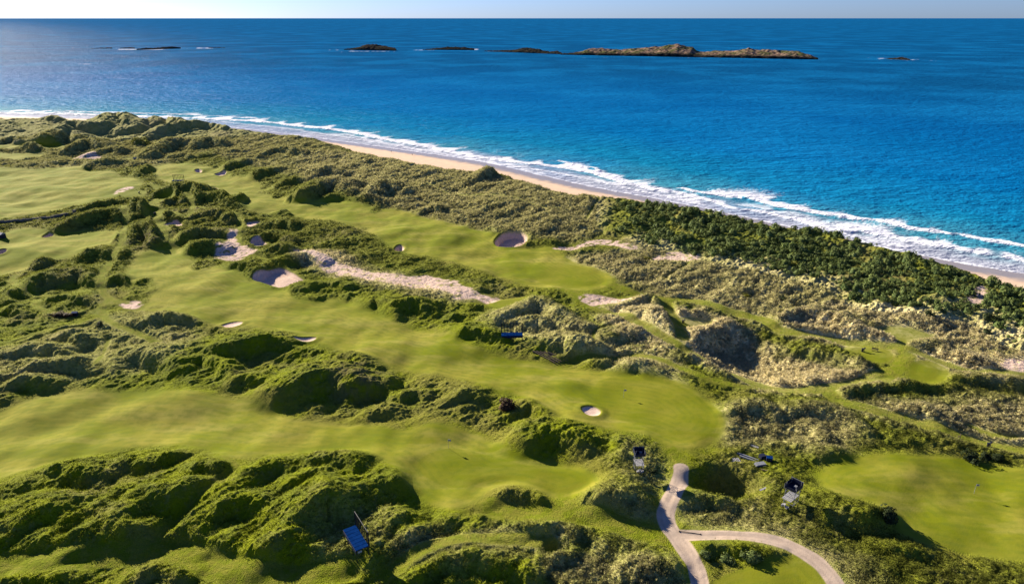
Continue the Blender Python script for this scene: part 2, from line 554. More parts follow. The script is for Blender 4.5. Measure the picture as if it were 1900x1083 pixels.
d_thick = blank(); sdf_into(d_thick, thick, 20)

# ------------------------------------------------------------------ relief
def near_lush(): return sstep(330, 130, Y) * sstep(95, -10, X)
def smin(*a):
    r = a[0]
    for b in a[1:]: r = np.minimum(r, b)
    return r
d_smooth = smin(d_fair, np.where(d_green > 0, d_green * 1.9, d_green), d_pave)
rough = sstep(-1.0, 5.5, d_smooth + jit * 1.5) * sstep(-0.3, 1.2, d_path) * (0.12 + 0.88 * sstep(-1, 6, d_sand)) * sstep(-.5, 2.0, d_bunk)
keep = sstep(-3.0, 3.0, d_smooth) * (0.55 + 0.45 * sstep(-0.5, 3, d_path))
wx = fbm(X / 19, Y / 19, 1, 1) * 3.0 + fbm(X / 7, Y / 7, 1, 3) * .7; wy = fbm(X / 19, Y / 19, 1, 2) * 3.0 + fbm(X / 7, Y / 7, 1, 4) * .7
HR = np.zeros((NV, NU), np.float32)
shag = fbm(X / 8, Y / 8, 3, 6)
for ln in RIDGES.split('\n'):
    s, D = ln.split('|'); p = np.array(pts(s)); D = float(D)
    um, vm = p[:, 0].mean(), p[:, 1].mean()
    h = 3.0
    for _ in range(3):
        gx, gy = ground(um, vm, ZB + h)
        dep = gy * cp - (ZB + h - CZ) * sp
        a = math.atan2(CZ - ZB - h, gy)
        h = D * dep / FPX / (math.cos(a) + 1.55 * math.sin(a))
    h = min(h, 13.0)
    q = wpoly(p, False, ZB + h * .9, 3)
    ws, wl = 2.7 * h + 1.5, 1.3 * h + 0.6
    w = window(q[:, 0].min() - ws - 5, q[:, 0].max() + ws + 5, q[:, 1].min() - wl - 5, q[:, 1].max() + ws + 5)
    if w is None: continue
    k = min(1.0, h / 5)
    x, y = X[w] + wx[w] * k, Y[w] + wy[w] * k
    d, arc, L, side = ridge_dist(x, y, q)
    ww = ws + (wl - ws) * sstep(-.55, .55, side)
    t = np.clip(d / ww, 0, 1)
    prof = (1 - t * t) ** 2
    ends = 0.55 + 0.45 * np.clip(np.sin(np.pi * np.clip(arc / max(L, .1), 0, 1)), 0, 1) ** .7
    hh = h * prof * ends * (1 + .16 * shag[w])
    HR[w] = (HR[w] ** 3 + hh ** 3) ** (1 / 3)
# coast: beach, seaward dune face, broad crest falling inland
d_sea = -d_crest
coast_h = 5.4 + 1.6 * fbm(arcc / 60, arcc * 0, 2, 5)
coast = coast_h * np.where(d_crest > 0, np.exp(-(np.maximum(d_crest, 0) / 42.0) ** 1.5), sstep(34, 0, -d_crest) ** .8)
land = sstep(38, 4, -d_crest)
base = np.where(d_land < 0, d_land * 0.035, np.minimum(d_land * 0.05, 3.0))
base = base * (1 - land) + ZB * land
Z = base + coast * land + HR * keep * land
und = fbm(X / 26, Y / 30, 2, 11) * 1.9 + fbm(X / 10, Y / 13, 2, 12) * 0.55
Z += und * land * (1.0 - .3 * rough) * sstep(-1, 4, d_pave) * (0.35 + 0.65 * sstep(-2, 2, d_green))
big = fbm(X / 30, Y / 30, 2, 21)
rg = rough * land
hum = 1 - np.abs(fbm((X + wx) / 17, (Y + wy) / 17, 2, 22)) * 2.2
Z += rg * (big * 1.1 + hum * .72 - .3)
hum2 = 1 - np.abs(fbm((X + wx * .4) / 6.0, (Y + wy * .4) / 6.0, 2, 23)) * 2.0
fold = fbm((X + Y) / 7.5 + wx * .1, (X - Y) / 4.2 + wy * .1, 3, 28)
Z += rg * near_lush() * (fold * .8 - np.abs(fbm((X + wx * .3) / 9, (Y + wy * .3) / 9, 2, 29)) * .55)
Z += rg * (1 - near_lush()) * fbm((X + Y) / 17 + wx * .08, (X - Y) / 9 + wy * .08, 3, 30) * 1.35 * sstep(150, 230, Y + .3 * X)
tus = 0.35 + 0.65 * sstep(-.3, .35, fbm(X / 20, Y / 20, 2, 24))
Z += rg * hum2 * 0.5 * tus * (1 - .45 * near_lush())
Z += rg * (np.abs(fbm(X / 3.2, Y / 3.2, 2, 27)) * 1.1 - .25) * (.4 + .6 * tus) * (1 - .75 * near_lush()) * 1.1
t1 = np.abs(fbm(X / 1.9, Y / 1.9, 2, 25))
Z += rg * (0.2 - t1 * .62) * (0.25 + 0.75 * tus) * (0.55 + 0.5 * m_dry)
tm = np.clip(m_dry * 1.1 + .3 * tus * (1 - near_lush()), 0, 1) * rg
f1, fid = worley(X / 1.35 + wx * .15, Y / 1.35 + wy * .15)
Z += tm * np.clip(1 - (f1 / .62) ** 2, 0, 1) * (.25 + .75 * fid) * .46
f1, fid = worley(X / .8 + 40, Y / .8, 7)
Z += rg * np.clip(1 - (f1 / .65) ** 2, 0, 1) * (.2 + .8 * fid) * (.10 + .14 * m_dry)
t2 = fbm(X / 0.75, Y / 0.75, 1, 26)
Z += rg * t2 * 0.12
Z -= bdep * sstep(0.5, -1.4, d_bunk)
Z += sstep(2.5, .4, d_bunk) * sstep(-.2, .4, d_bunk) * 0.25
Z += sstep(1, -1, d_sand) * fbm(X / 1.5, Y / 1.5, 2, 31) * .22
ridgeline = sstep(-.45, 0.0, d_path)
# the deep shaded hollow by the towers
def pit(u, v, rx, ry, dep_, e=1.6):
    gx, gy = ground(u, v)
    return dep_ * np.exp(-(((X - gx + wx * .6) / rx) ** 2 + ((Y - gy + wy * .6) / ry) ** 2) ** e)
Z -= pit(1345, 890, 6.5, 4.0, 5.0)
Z -= pit(1380, 646, 13.0, 15.0, 6.5, 1.0)
Z -= pit(1035, 1026, 2.6, 2.0, 2.0)
Z = np.where(d_land < 55, np.where(-d_crest > 36, base + fbm(X / 8, Y / 8, 2, 41) * .05, Z), Z)
cls[(-d_crest > 27 + jit * 2)] = r_beach
TH = {}


def height(x, y):
    """ground height at a point of the land"""
    x = float(x); y = float(y)
    r = np.interp(-y, -yrow[::-1], np.arange(NV)[::-1]) if False else np.searchsorted(yrow, y)
    r = int(np.clip(r, 1, NV - 1))
    fr = (y - yrow[r - 1]) / (yrow[r] - yrow[r - 1])
    def at(i):
        c = np.clip((950 + FPX * x / depth_row[i] - us[0]) / (us[1] - us[0]), 0, NU - 2)
        j = int(c); f = c - j
        return Z[i, j] * (1 - f) + Z[i, j + 1] * f
    return float(at(r - 1) * (1 - fr) + at(r) * fr)


def place(u, v, z0=ZB + 1):
    """the spot on the land seen at a photograph point"""
    z = z0
    for _ in range(8):
        x, y = ground(u, v, z)
        z = .5 * z + .5 * height(x, y)
    return float(x), float(y), height(x, y)


# ------------------------------------------------------------------ materials
class NT:
    def __init__(s, name):
        s.m = bpy.data.materials.new(name); s.m.use_nodes = True
        s.t = s.m.node_tree; s.b = s.t.nodes['Principled BSDF']
        s.b.inputs['Roughness'].default_value = .9
    def n(s, typ, **kw):
        o = s.t.nodes.new(typ)
        for k, v in kw.items(): setattr(o, k, v)
        return o
    def l(s, a, b): s.t.links.new(a, b)
    def put(s, sock, v):
        if hasattr(v, 'is_output') or isinstance(v, bpy.types.NodeSocket): s.l(v, sock)
        else: sock.default_value = v
    def attr(s, name): return s.n('ShaderNodeAttribute', attribute_name=name).outputs['Fac']
    def mix(s, f, a, b, mode='MIX'):
        o = s.n('ShaderNodeMix', data_type='RGBA', blend_type=mode)
        s.put(o.inputs[0], f)
        for i, v in ((6, a), (7, b)):
            s.put(o.inputs[i], (*v, 1) if isinstance(v, tuple) and len(v) == 3 else v)
        return o.outputs[2]
    def math(s, op, a, b=0.0, c=None):
        o = s.n('ShaderNodeMath', operation=op); s.put(o.inputs[0], a); s.put(o.inputs[1], b)
        if c is not None: s.put(o.inputs[2], c)
        return o.outputs[0]
    def step(s, a, b, x):
        o = s.n('ShaderNodeMapRange', interpolation_type='SMOOTHSTEP'); s.put(o.inputs['Value'], x)
        o.inputs['From Min'].default_value = a; o.inputs['From Max'].default_value = b
        return o.outputs['Result']
    def pos(s): return s.n('ShaderNodeNewGeometry').outputs['Position']
    def noise(s, scale, detail=3, rough=.55, vec=None, dist=0.0, off=0.0):
        o = s.n('ShaderNodeTexNoise'); o.inputs['Scale'].default_value = scale; o.inputs['Detail'].default_value = detail
        o.inputs['Roughness'].default_value = rough; o.inputs['Distortion'].default_value = dist
        v = vec if vec is not None else s.pos()
        if off:
            a = s.n('ShaderNodeVectorMath', operation='ADD'); s.l(v, a.inputs[0]); a.inputs[1].default_value = (off, -off * .7, off * .3); v = a.outputs[0]
        s.l(v, o.inputs['Vector'])
        return o.outputs['Fac']
    def color(s, c): s.put(s.b.inputs['Base Color'], (*c, 1) if isinstance(c, tuple) else c)
    def bump(s, h, strength, dist):
        o = s.n('ShaderNodeBump'); s.l(h, o.inputs['Height']); s.put(o.inputs['Strength'], strength); o.inputs['Distance'].default_value = dist
        s.l(o.outputs[0], s.b.inputs['Normal'])


def land_material():
    k = NT('links_turf')
    A = {n: k.attr(n) for n in ('fair', 'green', 'sand', 'pave', 'dry', 'lush', 'heath', 'track', 'wet', 'beach', 'semi', 'mow', 'rut')}
    n1 = k.noise(.045, 4); n2 = k.noise(.22, 4, off=31); n3 = k.noise(1.1, 4, .65, off=77); n4 = k.noise(4.0, 2, .7, off=9)
    c = k.mix(A['lush'], (.185, .195, .026), (.185, .212, .004))
    c = k.mix(k.math('MULTIPLY', k.step(.42, .62, n2), .6), c, (.105, .130, .018))
    c = k.mix(k.math('MULTIPLY', k.step(.52, .66, n1), .55), c, (.20, .17, .055))
    c = k.mix(k.math('MULTIPLY', k.step(.50, .72, n3), .45), c, (.26, .235, .08))
    pale = k.mix(k.step(.4, .6, n2), (.80, .67, .35), (.62, .53, .24))
    pale = k.mix(k.math('MULTIPLY', k.step(.50, .36, n3), .6), pale, (.17, .175, .07))
    c = k.mix(k.math('MULTIPLY', A['dry'], k.step(.25, .50, k.math('ADD', k.math('MULTIPLY', n1, .5), k.math('MULTIPLY', n3, .5)))), c, pale)
    c = k.mix(k.math('MULTIPLY', A['heath'], k.step(.3, .6, n2)), c, (.15, .10, .065))
    c = k.mix(k.math('MULTIPLY', A['semi'], k.step(.3, .55, n2)), c, k.mix(k.step(.4, .6, n1), (.145, .17, .008), (.205, .195, .026)))
    n5 = k.noise(.06, 5, .6, off=140); n6 = k.noise(.5, 4, .6, off=55)
    f = k.mix(k.step(.35, .65, n5), (.158, .184, .004), (.262, .243, .030))
    mp = k.n('ShaderNodeMapping'); k.l(k.pos(), mp.inputs['Vector']); mp.inputs['Rotation'].default_value = (0, 0, .25); mp.inputs['Scale'].default_value = (.035, .17, .1)
    n7 = k.noise(1.0, 4, .6, vec=mp.outputs[0])
    f = k.mix(k.math('MULTIPLY', k.step(.48, .68, n7), .55), f, (.31, .275, .06))
    f = k.mix(k.math('MULTIPLY', k.step(.50, .34, n7), .45), f, (.11, .135, .006))
    f = k.mix(k.math('MULTIPLY', k.step(.4, .7, n6), .35), f, (.14, .165, .018))
    c = k.mix(A['fair'], c, f)
    c = k.mix(k.math('MULTIPLY', A['track'], .85), c, k.mix(k.step(.4, .6, n6), (.155, .185, .008), (.21, .205, .024)))
    g = k.mix(k.step(.3, .7, n5), (.14, .168, .004), (.19, .195, .010))
    c = k.mix(k.math('MULTIPLY', A['green'], .6), c, g)
    sd = k.mix(k.step(.35, .65, n3), (.72, .53, .42), (.60, .435, .34))
    sd = k.mix(k.math('MULTIPLY', k.step(.60, .66, n4), .5), sd, (.24, .19, .13))
    st = k.math('SINE', k.math('MULTIPLY', k.math('ADD', A['mow'], k.math('MULTIPLY', n5, 1.2)), 3.4))
    cut = k.math('MAXIMUM', k.math('MAXIMUM', A['fair'], A['green']), A['track'])
    c = k.mix(k.math('MULTIPLY', k.math('MULTIPLY', k.step(-.4, .6, st), k.step(.35, .6, n6)), k.math('MULTIPLY', cut, .5)), c, k.mix(.5, c, (.10, .14, .01)))
    c = k.mix(A['sand'], c, sd)
    bs = k.mix(k.step(.3, .7, n2), (.74, .53, .36), (.66, .47, .33))
    c = k.mix(A['beach'], c, bs)
    c = k.mix(A['wet'], c, (.27, .24, .24))
    pv = k.mix(k.step(.3, .7, n6), (.50, .385, .29), (.40, .305, .23))
    pv = k.mix(k.math('MULTIPLY', k.step(.52, .70, n2), .55), pv, (.28, .24, .2))
    pv = k.mix(k.math('MULTIPLY', A['rut'], k.math('MULTIPLY', k.step(.3, .6, n3), .45)), pv, (.26, .21, .17))
    c = k.mix(A['pave'], c, pv)
    k.color(c)
    k.put(k.b.inputs['Roughness'], k.mix(A['wet'], (.95, .95, .95), (.3, .3, .3)))
    k.b.inputs['Specular IOR Level'].default_value = .05
    soft = k.math('SUBTRACT', 1.0, k.math('MINIMUM', k.math('ADD', k.math('ADD', A['fair'], A['pave']), k.math('ADD', A['green'], A['beach'])), .88))
    k.bump(k.math('ADD', n4, n3), soft, .35)
    return k.m


def sea_material():
    k = NT('sea_water')
    d = k.attr('offshore'); foam = k.attr('foam')
    ramp = k.n('ShaderNodeValToRGB')
    mr = k.math('DIVIDE', k.math('ADD', d, k.math('MULTIPLY', k.math('SUBTRACT', k.noise(.02, 3), .5), 40.0)), 900.0)
    k.l(mr, ramp.inputs[0])
    els = ramp.color_ramp.elements
    stops = [(0.0, (.40, .40, .48)), (.018, (.32, .36, .44)), (.034, (.05, .25, .34)), (.09, (.004, .18, .33)), (.2, (.0, .130, .335)), (.45, (.0, .104, .30)), (1.0, (.001, .076, .205))]
    els[0].position, els[0].color = stops[0][0], (*stops[0][1], 1)
    els[1].position, els[1].color = stops[-1][0], (*stops[-1][1], 1)
    for p_, c_ in stops[1:-1]:
        e = els.new(p_); e.color = (*c_, 1)
    n = k.noise(.006, 4, off=20)
    c = k.mix(k.math('MULTIPLY', k.step(.4, .68, n), .55), ramp.outputs[0], (.004, .165, .40))
    c = k.mix(foam, c, (.80, .80, .84))
    k.color(c)
    k.put(k.b.inputs['Roughness'], k.mix(foam, (.4, .4, .4), (.9, .9, .9)))
    k.b.inputs['Specular IOR Level'].default_value = .03
    k.b.inputs['Specular IOR Level'].default_value = 0.0
    m = k.n('ShaderNodeMapping'); k.l(k.pos(), m.inputs['Vector']); m.inputs['Rotation'].default_value = (0, 0, math.radians(32)); m.inputs['Scale'].default_value = (.55, 1.3, 1)
    w1 = k.noise(.17, 3, .6, vec=m.outputs[0]); w2 = k.noise(.8, 3, .6, vec=m.outputs[0]); w3 = k.noise(.03, 3, .5, vec=m.outputs[0])
    k.bump(k.math('ADD', k.math('ADD', k.math('MULTIPLY', w1, 2.2), k.math('MULTIPLY', w2, .6)), k.math('MULTIPLY', w3, 3.0)), .9, 1.8)
    nb = k.b.inputs['Normal'].links[0].from_socket
    gl = k.n('ShaderNodeBsdfGlossy'); gl.inputs['Roughness'].default_value = .3; k.l(nb, gl.inputs['Normal'])
    mx = k.n('ShaderNodeMixShader'); mx.inputs[0].default_value = .022
    k.l(k.b.outputs[0], mx.inputs[1]); k.l(gl.outputs[0], mx.inputs[2]); k.l(mx.outputs[0], k.t.nodes['Material Output'].inputs[0])
    return k.m


def flat(name, c, rough=.8, var=.25, scale=3.0, metal=0.0):
    k = NT(name)
    k.color(k.mix(k.step(.3, .7, k.noise(scale, 3)), c, tuple(q * (1 - var) for q in c)))
    k.b.inputs['Roughness'].default_value = rough; k.b.inputs['Metallic'].default_value = metal; k.b.inputs['Specular IOR Level'].default_value = 0.0 if rough > .85 else .15
    return k.m


M_LAND, M_SEA = land_material(), sea_material()

# ------------------------------------------------------------------ object helpers
def tag(o, label=None, cat=None, group=None, kind=None):
    for k_, v_ in (('label', label), ('category', cat), ('group', group), ('kind', kind)):
        if v_: o[k_] = v_
    return o


def mesh_from(name, V, F4, mat, attrs=None, smooth=True, normals=None):
    me = bpy.data.meshes.new(name)
    n = F4.shape[1]
    me.vertices.add(len(V)); me.vertices.foreach_set('co', np.ascontiguousarray(V, np.float32).ravel())
    me.loops.add(F4.size); me.loops.foreach_set('vertex_index', np.ascontiguousarray(F4, np.int32).ravel())
    me.polygons.add(len(F4)); me.polygons.foreach_set('loop_start', np.arange(0, F4.size, n, dtype=np.int32))
    if smooth: me.polygons.foreach_set('use_smooth', np.ones(len(F4), bool))
    me.update(calc_edges=True)
    for a, v in (attrs or {}).items():
        at = me.attributes.new(a, 'FLOAT', 'POINT'); at.data.foreach_set('value', np.ascontiguousarray(v, np.float32))
    if normals is not None: me.normals_split_custom_set_from_vertices(normals)
    me.materials.append(mat)
    o = bpy.data.objects.new(name, me); COL.objects.link(o)
    return o


# ------------------------------------------------------------------ build the land
near = sstep(330, 130, Y) * sstep(95, -10, X)
m_lush = np.clip(near * .95 + .2 * sstep(.1, .5, fbm(X / 40, Y / 40, 2, 51)) + .25 * sstep(260, 120, Y), 0, 1)
dj = jit * .55
ATT = dict(mow=np.where(d_smooth < d_path, d_smooth, d_path * 1.5), semi=np.maximum(sstep(8, 0, d_fair + jit * 4), sstep(2, 0, d_green + jit)) * (1 - .8 * m_dry) * .8, fair=sstep(1.1, -1.1, d_fair + dj), green=sstep(.35, -.35, d_green), sand=np.maximum(sstep(1.6, .2, d_sand + jit * 1.4) * sstep(-.28, -.05, fbm(X / 3.0, Y / 2.2, 3, 61) + sstep(1, -3.5, d_sand) * .10), sstep(.15, -.25, d_bunk)),
           pave=sstep(.15, -.15, d_pave + jit * .28), dry=m_dry, lush=m_lush, heath=m_heath, rut=np.exp(-((d_pave + .75) / .22) ** 2), track=sstep(.5, -.5, d_path + dj * .5),
           wet=sstep(16, 7, d_land + jit * 3) * sstep(20, 27, -d_crest), beach=sstep(24, 30, -d_crest + jit * 2))
# normals of the whole sheet, so that the pieces meet without seams
P3 = np.stack([X, Y, Z], 2)
du = np.empty_like(P3); dv = np.empty_like(P3)
du[:, 1:-1] = P3[:, 2:] - P3[:, :-2]; du[:, 0] = P3[:, 1] - P3[:, 0]; du[:, -1] = P3[:, -1] - P3[:, -2]
dv[1:-1] = P3[2:] - P3[:-2]; dv[0] = P3[1] - P3[0]; dv[-1] = P3[-1] - P3[-2]
NN = np.cross(du, dv); NN /= np.linalg.norm(NN, axis=2, keepdims=True)
del du, dv
idx = np.arange(NV * NU, dtype=np.int32).reshape(NV, NU)
Fq = np.stack([idx[:-1, :-1], idx[:-1, 1:], idx[1:, 1:], idx[1:, :-1]], 2).reshape(-1, 4)
fc = cls[:-1, :-1].ravel()
ok = (d_land[:-1, :-1] > -45).ravel()
Pf, Nf = P3.reshape(-1, 3), NN.reshape(-1, 3)
Af = {k_: v_.reshape(-1) for k_, v_ in ATT.items()}
remap = np.zeros(NV * NU, np.int32)
for r in range(len(regions)):
    sel = Fq[ok & (fc == r)]
    if len(sel) == 0: continue
    used = np.unique(sel)
    remap[used] = np.arange(len(used), dtype=np.int32)
    nm, lab, cat, kind = regions[r] or ('dunes', 'rolling links dunes covered in rough green and straw coloured marram grass', 'dunes', 'structure')
    V = Pf[used].astype(np.float64); off = np.zeros(3)
    if kind is None:
        off = V.mean(0)
    o = mesh_from(nm, V - off, remap[sel], M_LAND, {k_: v_[used] for k_, v_ in Af.items()}, True, Nf[used])
    o.location = off
    tag(o, lab, cat, None, kind)
LANDN = Nf
del P3, NN, Pf, Fq

# ------------------------------------------------------------------ the sea
def fine_lines():
    L = []
    def br(s, w, amp, trail): L.append((wpoly(s, False, 0.0, 4), w, amp, trail))
    br("1266,351 1285,356 1310,360 1335,363 1359,366", 3.2, 1.0, 7)
    br("1384,366 1404,372 1432,380 1461,386 1495,392 1527,398 1560,404", 3.2, 1.0, 9)
    br("1560,403 1600,408 1626,411 1670,421 1715,429 1745,433 1775,437", 3.2, 1.0, 6)
    br("1792,439 1812,444 1835,449 1870,454 1900,459 2000,478 2150,505", 3.2, 1.0, 4.5)
    br("1606,431 1648,440 1693,449 1730,456 1768,461 1800,468 1835,473 1870,479 1900,486 2000,506 2150,535", 3.2, 1.0, 9)
    br("1240,355 1280,364 1317,373 1350,386 1395,392 1439,400 1494,415 1538,428 1570,430 1594,428", 2.4, 1.0, 5)
    br("1584,448 1631,459 1679,471 1720,477 1757,484 1795,490 1830,497 1857,503 1900,511 2000,532 2150,560", 1.0, .95, 3)
    br("-900,185 -400,198 0,210 100,211 200,215 286,218 357,220 420,223 489,227 560,235 640,244 731,263 775,270 866,289 933,299 1034,310 1102,322 1169,342 1240,357", 4.2, 1.0, 10)
    br("-400,193 0,206 100,207 200,210 300,212 400,216 470,220", 1.5, .8, 6)
    br("1040,300 1070,309 1100,313 1110,318", 1.2, .8, 5)
    br("640,251 765,276 866,294 930,306 1034,322 1110,338 1200,358 1300,380", 1.5, .7, 6)
    br("1400,386 1470,402 1530,418 1583,440 1650,455", 1.2, .6, 8)
    br("120,212 260,217 380,224 500,236 620,252 760,276 900,300 1000,322", 1.2, .5, 4)
    return L


vsea = np.concatenate([np.arange(640, 330, -0.8 / Q), np.arange(330, 200, -0.55 / Q), np.arange(200, 110, -0.8 / Q), np.arange(110, 50, -1.2), np.linspace(50, 34.4, 22)])
usea = np.arange(-520, 2420, 1.6 / Q)
_, ys = ground(950.0, vsea, 0.0)
ds = ys * cp + CZ * sp
SX = ((usea[None, :] - 950) / FPX * ds[:, None]).astype(np.float32); SY = np.repeat(ys[:, None], len(usea), 1).astype(np.float32)
d, nx, ny, arc, _ = seg_dist(SX, SY, water, False, True)
off = np.where((SX - nx) * nrm[0] + (SY - ny) * nrm[1] > 0, -d, d)
nearm = (off > -14) & (off < 420)
x, y, o_, a_ = SX[nearm], SY[nearm], off[nearm], arc[nearm]
fo = np.zeros_like(x); zz = np.zeros_like(x)
lace = fbm(x / 5, y / 5, 3, 71); lace2 = np.abs(fbm(x / 2.6, y / 2.6, 3, 72)); wv = fbm(x / 16, y / 16, 2, 73)
for p, w_, amp, trail in fine_lines():
    mg = trail * 4 + 6
    k = (x > p[:, 0].min() - mg) & (x < p[:, 0].max() + mg) & (y > p[:, 1].min() - mg) & (y < p[:, 1].max() + mg)
    if not k.any(): continue
    dd, ax, ay, ar, L = seg_dist(x[k] + wv[k] * 2.0, y[k] + lace[k] * 1.5, p, False, True)
    sea_side = -((x[k] - ax) * nrm[0] + (y[k] - ay) * nrm[1])
    tl = trail * np.clip(.3 + 4.2 * np.maximum(fbm(ar / 22, ar * 0 + trail, 2, 79) + .10, 0), .3, 3.4)
    t = np.where(sea_side > 0, np.maximum(dd - w_, 0) / tl, np.maximum(dd - w_ * .4, 0) / .7)
    core = np.exp(-t * t * 1.2)
    tail = amp * np.clip(core * 1.35 - (1 - core) * (lace2[k] * 2.7 + .12) + lace[k] * .35 * (1 - core), 0, 1)
    tail *= sstep(-.55, -.1, fbm(ar / 14, ar * 0 + amp, 2, 74) + .25 * amp)
    fo[k] = np.maximum(fo[k], tail)
    zz[k] += .9 * amp * np.exp(-(dd / 2.2) ** 2) * sstep(0, 12, o_[k])
wash = sstep(24, 2, o_) * np.clip(.62 - lace2 * 2.6 + lace * .3, 0, 1) * .30
edge = np.exp(-((o_ - 1.2 + wv * 2.2) / .9) ** 2) * .8
surf = sstep(62, 12, o_) * np.clip(.0 - lace2 * 2.2 + wv * .8, 0, 1) * .8
fo = np.clip(np.maximum(np.maximum(fo, wash), np.maximum(edge, surf)), 0, 1)
caps = sstep(.55, .75, fbm(x / 3.5, y / 9, 2, 75)) * .0
FO = np.zeros_like(SX); FO[nearm] = fo
SZ = np.zeros_like(SX)
sw = np.sin((off + fbm(SX / 45, SY / 45, 2, 76) * 16) * (2 * np.pi / 19)) * .32 * sstep(330, 60, off) * sstep(6, 30, off)
SZ += sw; SZ[nearm] += zz
SZ[off < 0] = off[off < 0] * .02
# broken water round the rocks
def white(u0, u1, v, th, amp):
    x0, y0 = ground(u0, v, 0); x1, y1 = ground(u1, v, 0)
    p = np.array([[x0, y0], [x1, y1]])
    k = (SX > x0 - 30) & (SX < x1 + 30) & (np.abs(SY - y0) < 60)
    if k.any():
        dd = seg_dist(SX[k], SY[k] , p, False)
        FO[k] = np.maximum(FO[k], amp * np.clip(np.exp(-(dd / th) ** 2) * 1.3 + fbm(SX[k] / 12, SY[k] / 30, 2, 77) * .8 - .3, 0, 1))
for a in ((606, 650, 93.5, 9, .95), (700, 732, 91, 6, .7), (650, 720, 95.5, 4, .5), (774, 800, 93, 6, .8), (850, 884, 92, 6, .8), (900, 960, 96, 5, .6),
          (136, 215, 90.5, 7, .6), (222, 300, 92, 5, .7), (320, 336, 89.5, 6, .8), (368, 395, 89.5, 6, .9), (400, 428, 87, 5, .5), (1636, 1646, 109, 6, .9), (1676, 1692, 111, 6, .9), (1490, 1515, 110, 5, .4), (150, 166, 119, 6, .35), (1050, 1480, 106, 3, .25)):
    white(*a)
idx = np.arange(SX.size, dtype=np.int32).reshape(SX.shape)
Fs = np.stack([idx[:-1, :-1], idx[:-1, 1:], idx[1:, 1:], idx[1:, :-1]], 2).reshape(-1, 4)
kf = (off[:-1, :-1] > -14).ravel()
Fs = Fs[kf]; used = np.unique(Fs); rm = np.zeros(SX.size, np.int32); rm[used] = np.arange(len(used))
V = np.stack([SX, SY, SZ], 2).reshape(-1, 3)[used]
sea = mesh_from('sea', V, rm[Fs], M_SEA, dict(offshore=off.reshape(-1)[used], foam=FO.reshape(-1)[used]))
tag(sea, 'deep blue sea with turquoise shallows and white surf along the beach', 'sea', None, 'structure')

# ------------------------------------------------------------------ islands
def rock_material():
    k = NT('island_rock')
    z = k.n('ShaderNodeSeparateXYZ'); k.l(k.pos(), z.inputs[0])
    n1 = k.noise(.03, 4); n2 = k.noise(.15, 4, off=5)
    g = k.attr('turf')
    c = k.mix(k.step(.35, .65, n2), (.012, .014, .014), (.045, .040, .030))
    t = k.mix(k.step(.4, .6, n1), (.27, .175, .12), (.12, .12, .045))
    c = k.mix(k.math('MULTIPLY', g, k.step(.3, .55, n2)), c, t)
    k.color(c); k.bump(n2, .8, 3.0); k.b.inputs['Specular IOR Level'].default_value = 0.0
    return k.m
M_ROCK = rock_material()


def island(label, base, prof, depth_m, turf):
    """base: near waterline in the photograph, prof: skyline points u,v"""
    (ua, va), (ub, vb) = base
    xa, ya = ground(ua, va, 0); xb, yb = ground(ub, vb, 0)
    A, B = np.array([xa, ya]), np.array([xb, yb]); ax = (B - A); L = np.hypot(*ax); ax /= L; nn = np.array([-ax[1], ax[0]])
    nu, nv = max(40, int(L / 2.2)), 44
    s = np.linspace(0, 1, nu); t = np.linspace(0, 1, nv)
    S, T = np.meshgrid(s, t, indexing='ij')
    uu = ua + (ub - ua) * s
    pr = np.array(prof)
    sky = np.interp(uu, pr[:, 0], pr[:, 1])
    yl = ya + (yb - ya) * s + depth_m * .78 * np.clip(np.clip(np.sin(np.pi * s), 0, 1) ** .5, .12, 1)
    dep = yl * cp + CZ * sp
    vbase = to_px(0, yl, 0)[1]
    H = np.maximum(vbase - sky, .3) * dep / FPX
    dm = depth_m * np.clip(np.clip(np.sin(np.pi * s), 0, 1) ** .5, .12, 1)
    xs = A[0] + ax[0] * L * S + nn[0] * T * dm[:, None]; yy = A[1] + ax[1] * L * S + nn[1] * T * dm[:, None]
    xs = xs.astype(np.float32); yy = yy.astype(np.float32)
    n = fbm(xs / 30, yy / 30, 3, 81); n2 = fbm(xs / 9, yy / 9, 2, 82)
    Tn = np.clip(T + .10 * fbm(xs / 40, yy / 40, 2, 83), 0, 1)
    c = np.minimum(T / .5, (1 - T) / .5)
    shape = np.where(Tn < .78, .22 * sstep(0, .06, Tn) + .78 * (Tn / .78) ** .9, sstep(1.0, .78, Tn))
    Zi = H[:, None] * shape * (1 + .18 * n) + n2 * 1.8 * np.clip(c * 3, 0, 1) - .8 * (c < .03) - 1.0 * (1 - np.clip(c * 5, 0, 1))
    tf = sstep(.25, .5, shape) * sstep(3.5, 8, Zi) * turf
    V = np.stack([xs, yy, Zi], 2).reshape(-1, 3)
    idx = np.arange(nu * nv, dtype=np.int32).reshape(nu, nv)
    Fq = np.stack([idx[:-1, :-1], idx[1:, :-1], idx[1:, 1:], idx[:-1, 1:]], 2).reshape(-1, 4)
    o = mesh_from('island', V, Fq, M_ROCK, dict(turf=tf.reshape(-1)))
    tag(o, label, 'island', 'rocky islands offshore', 'structure')


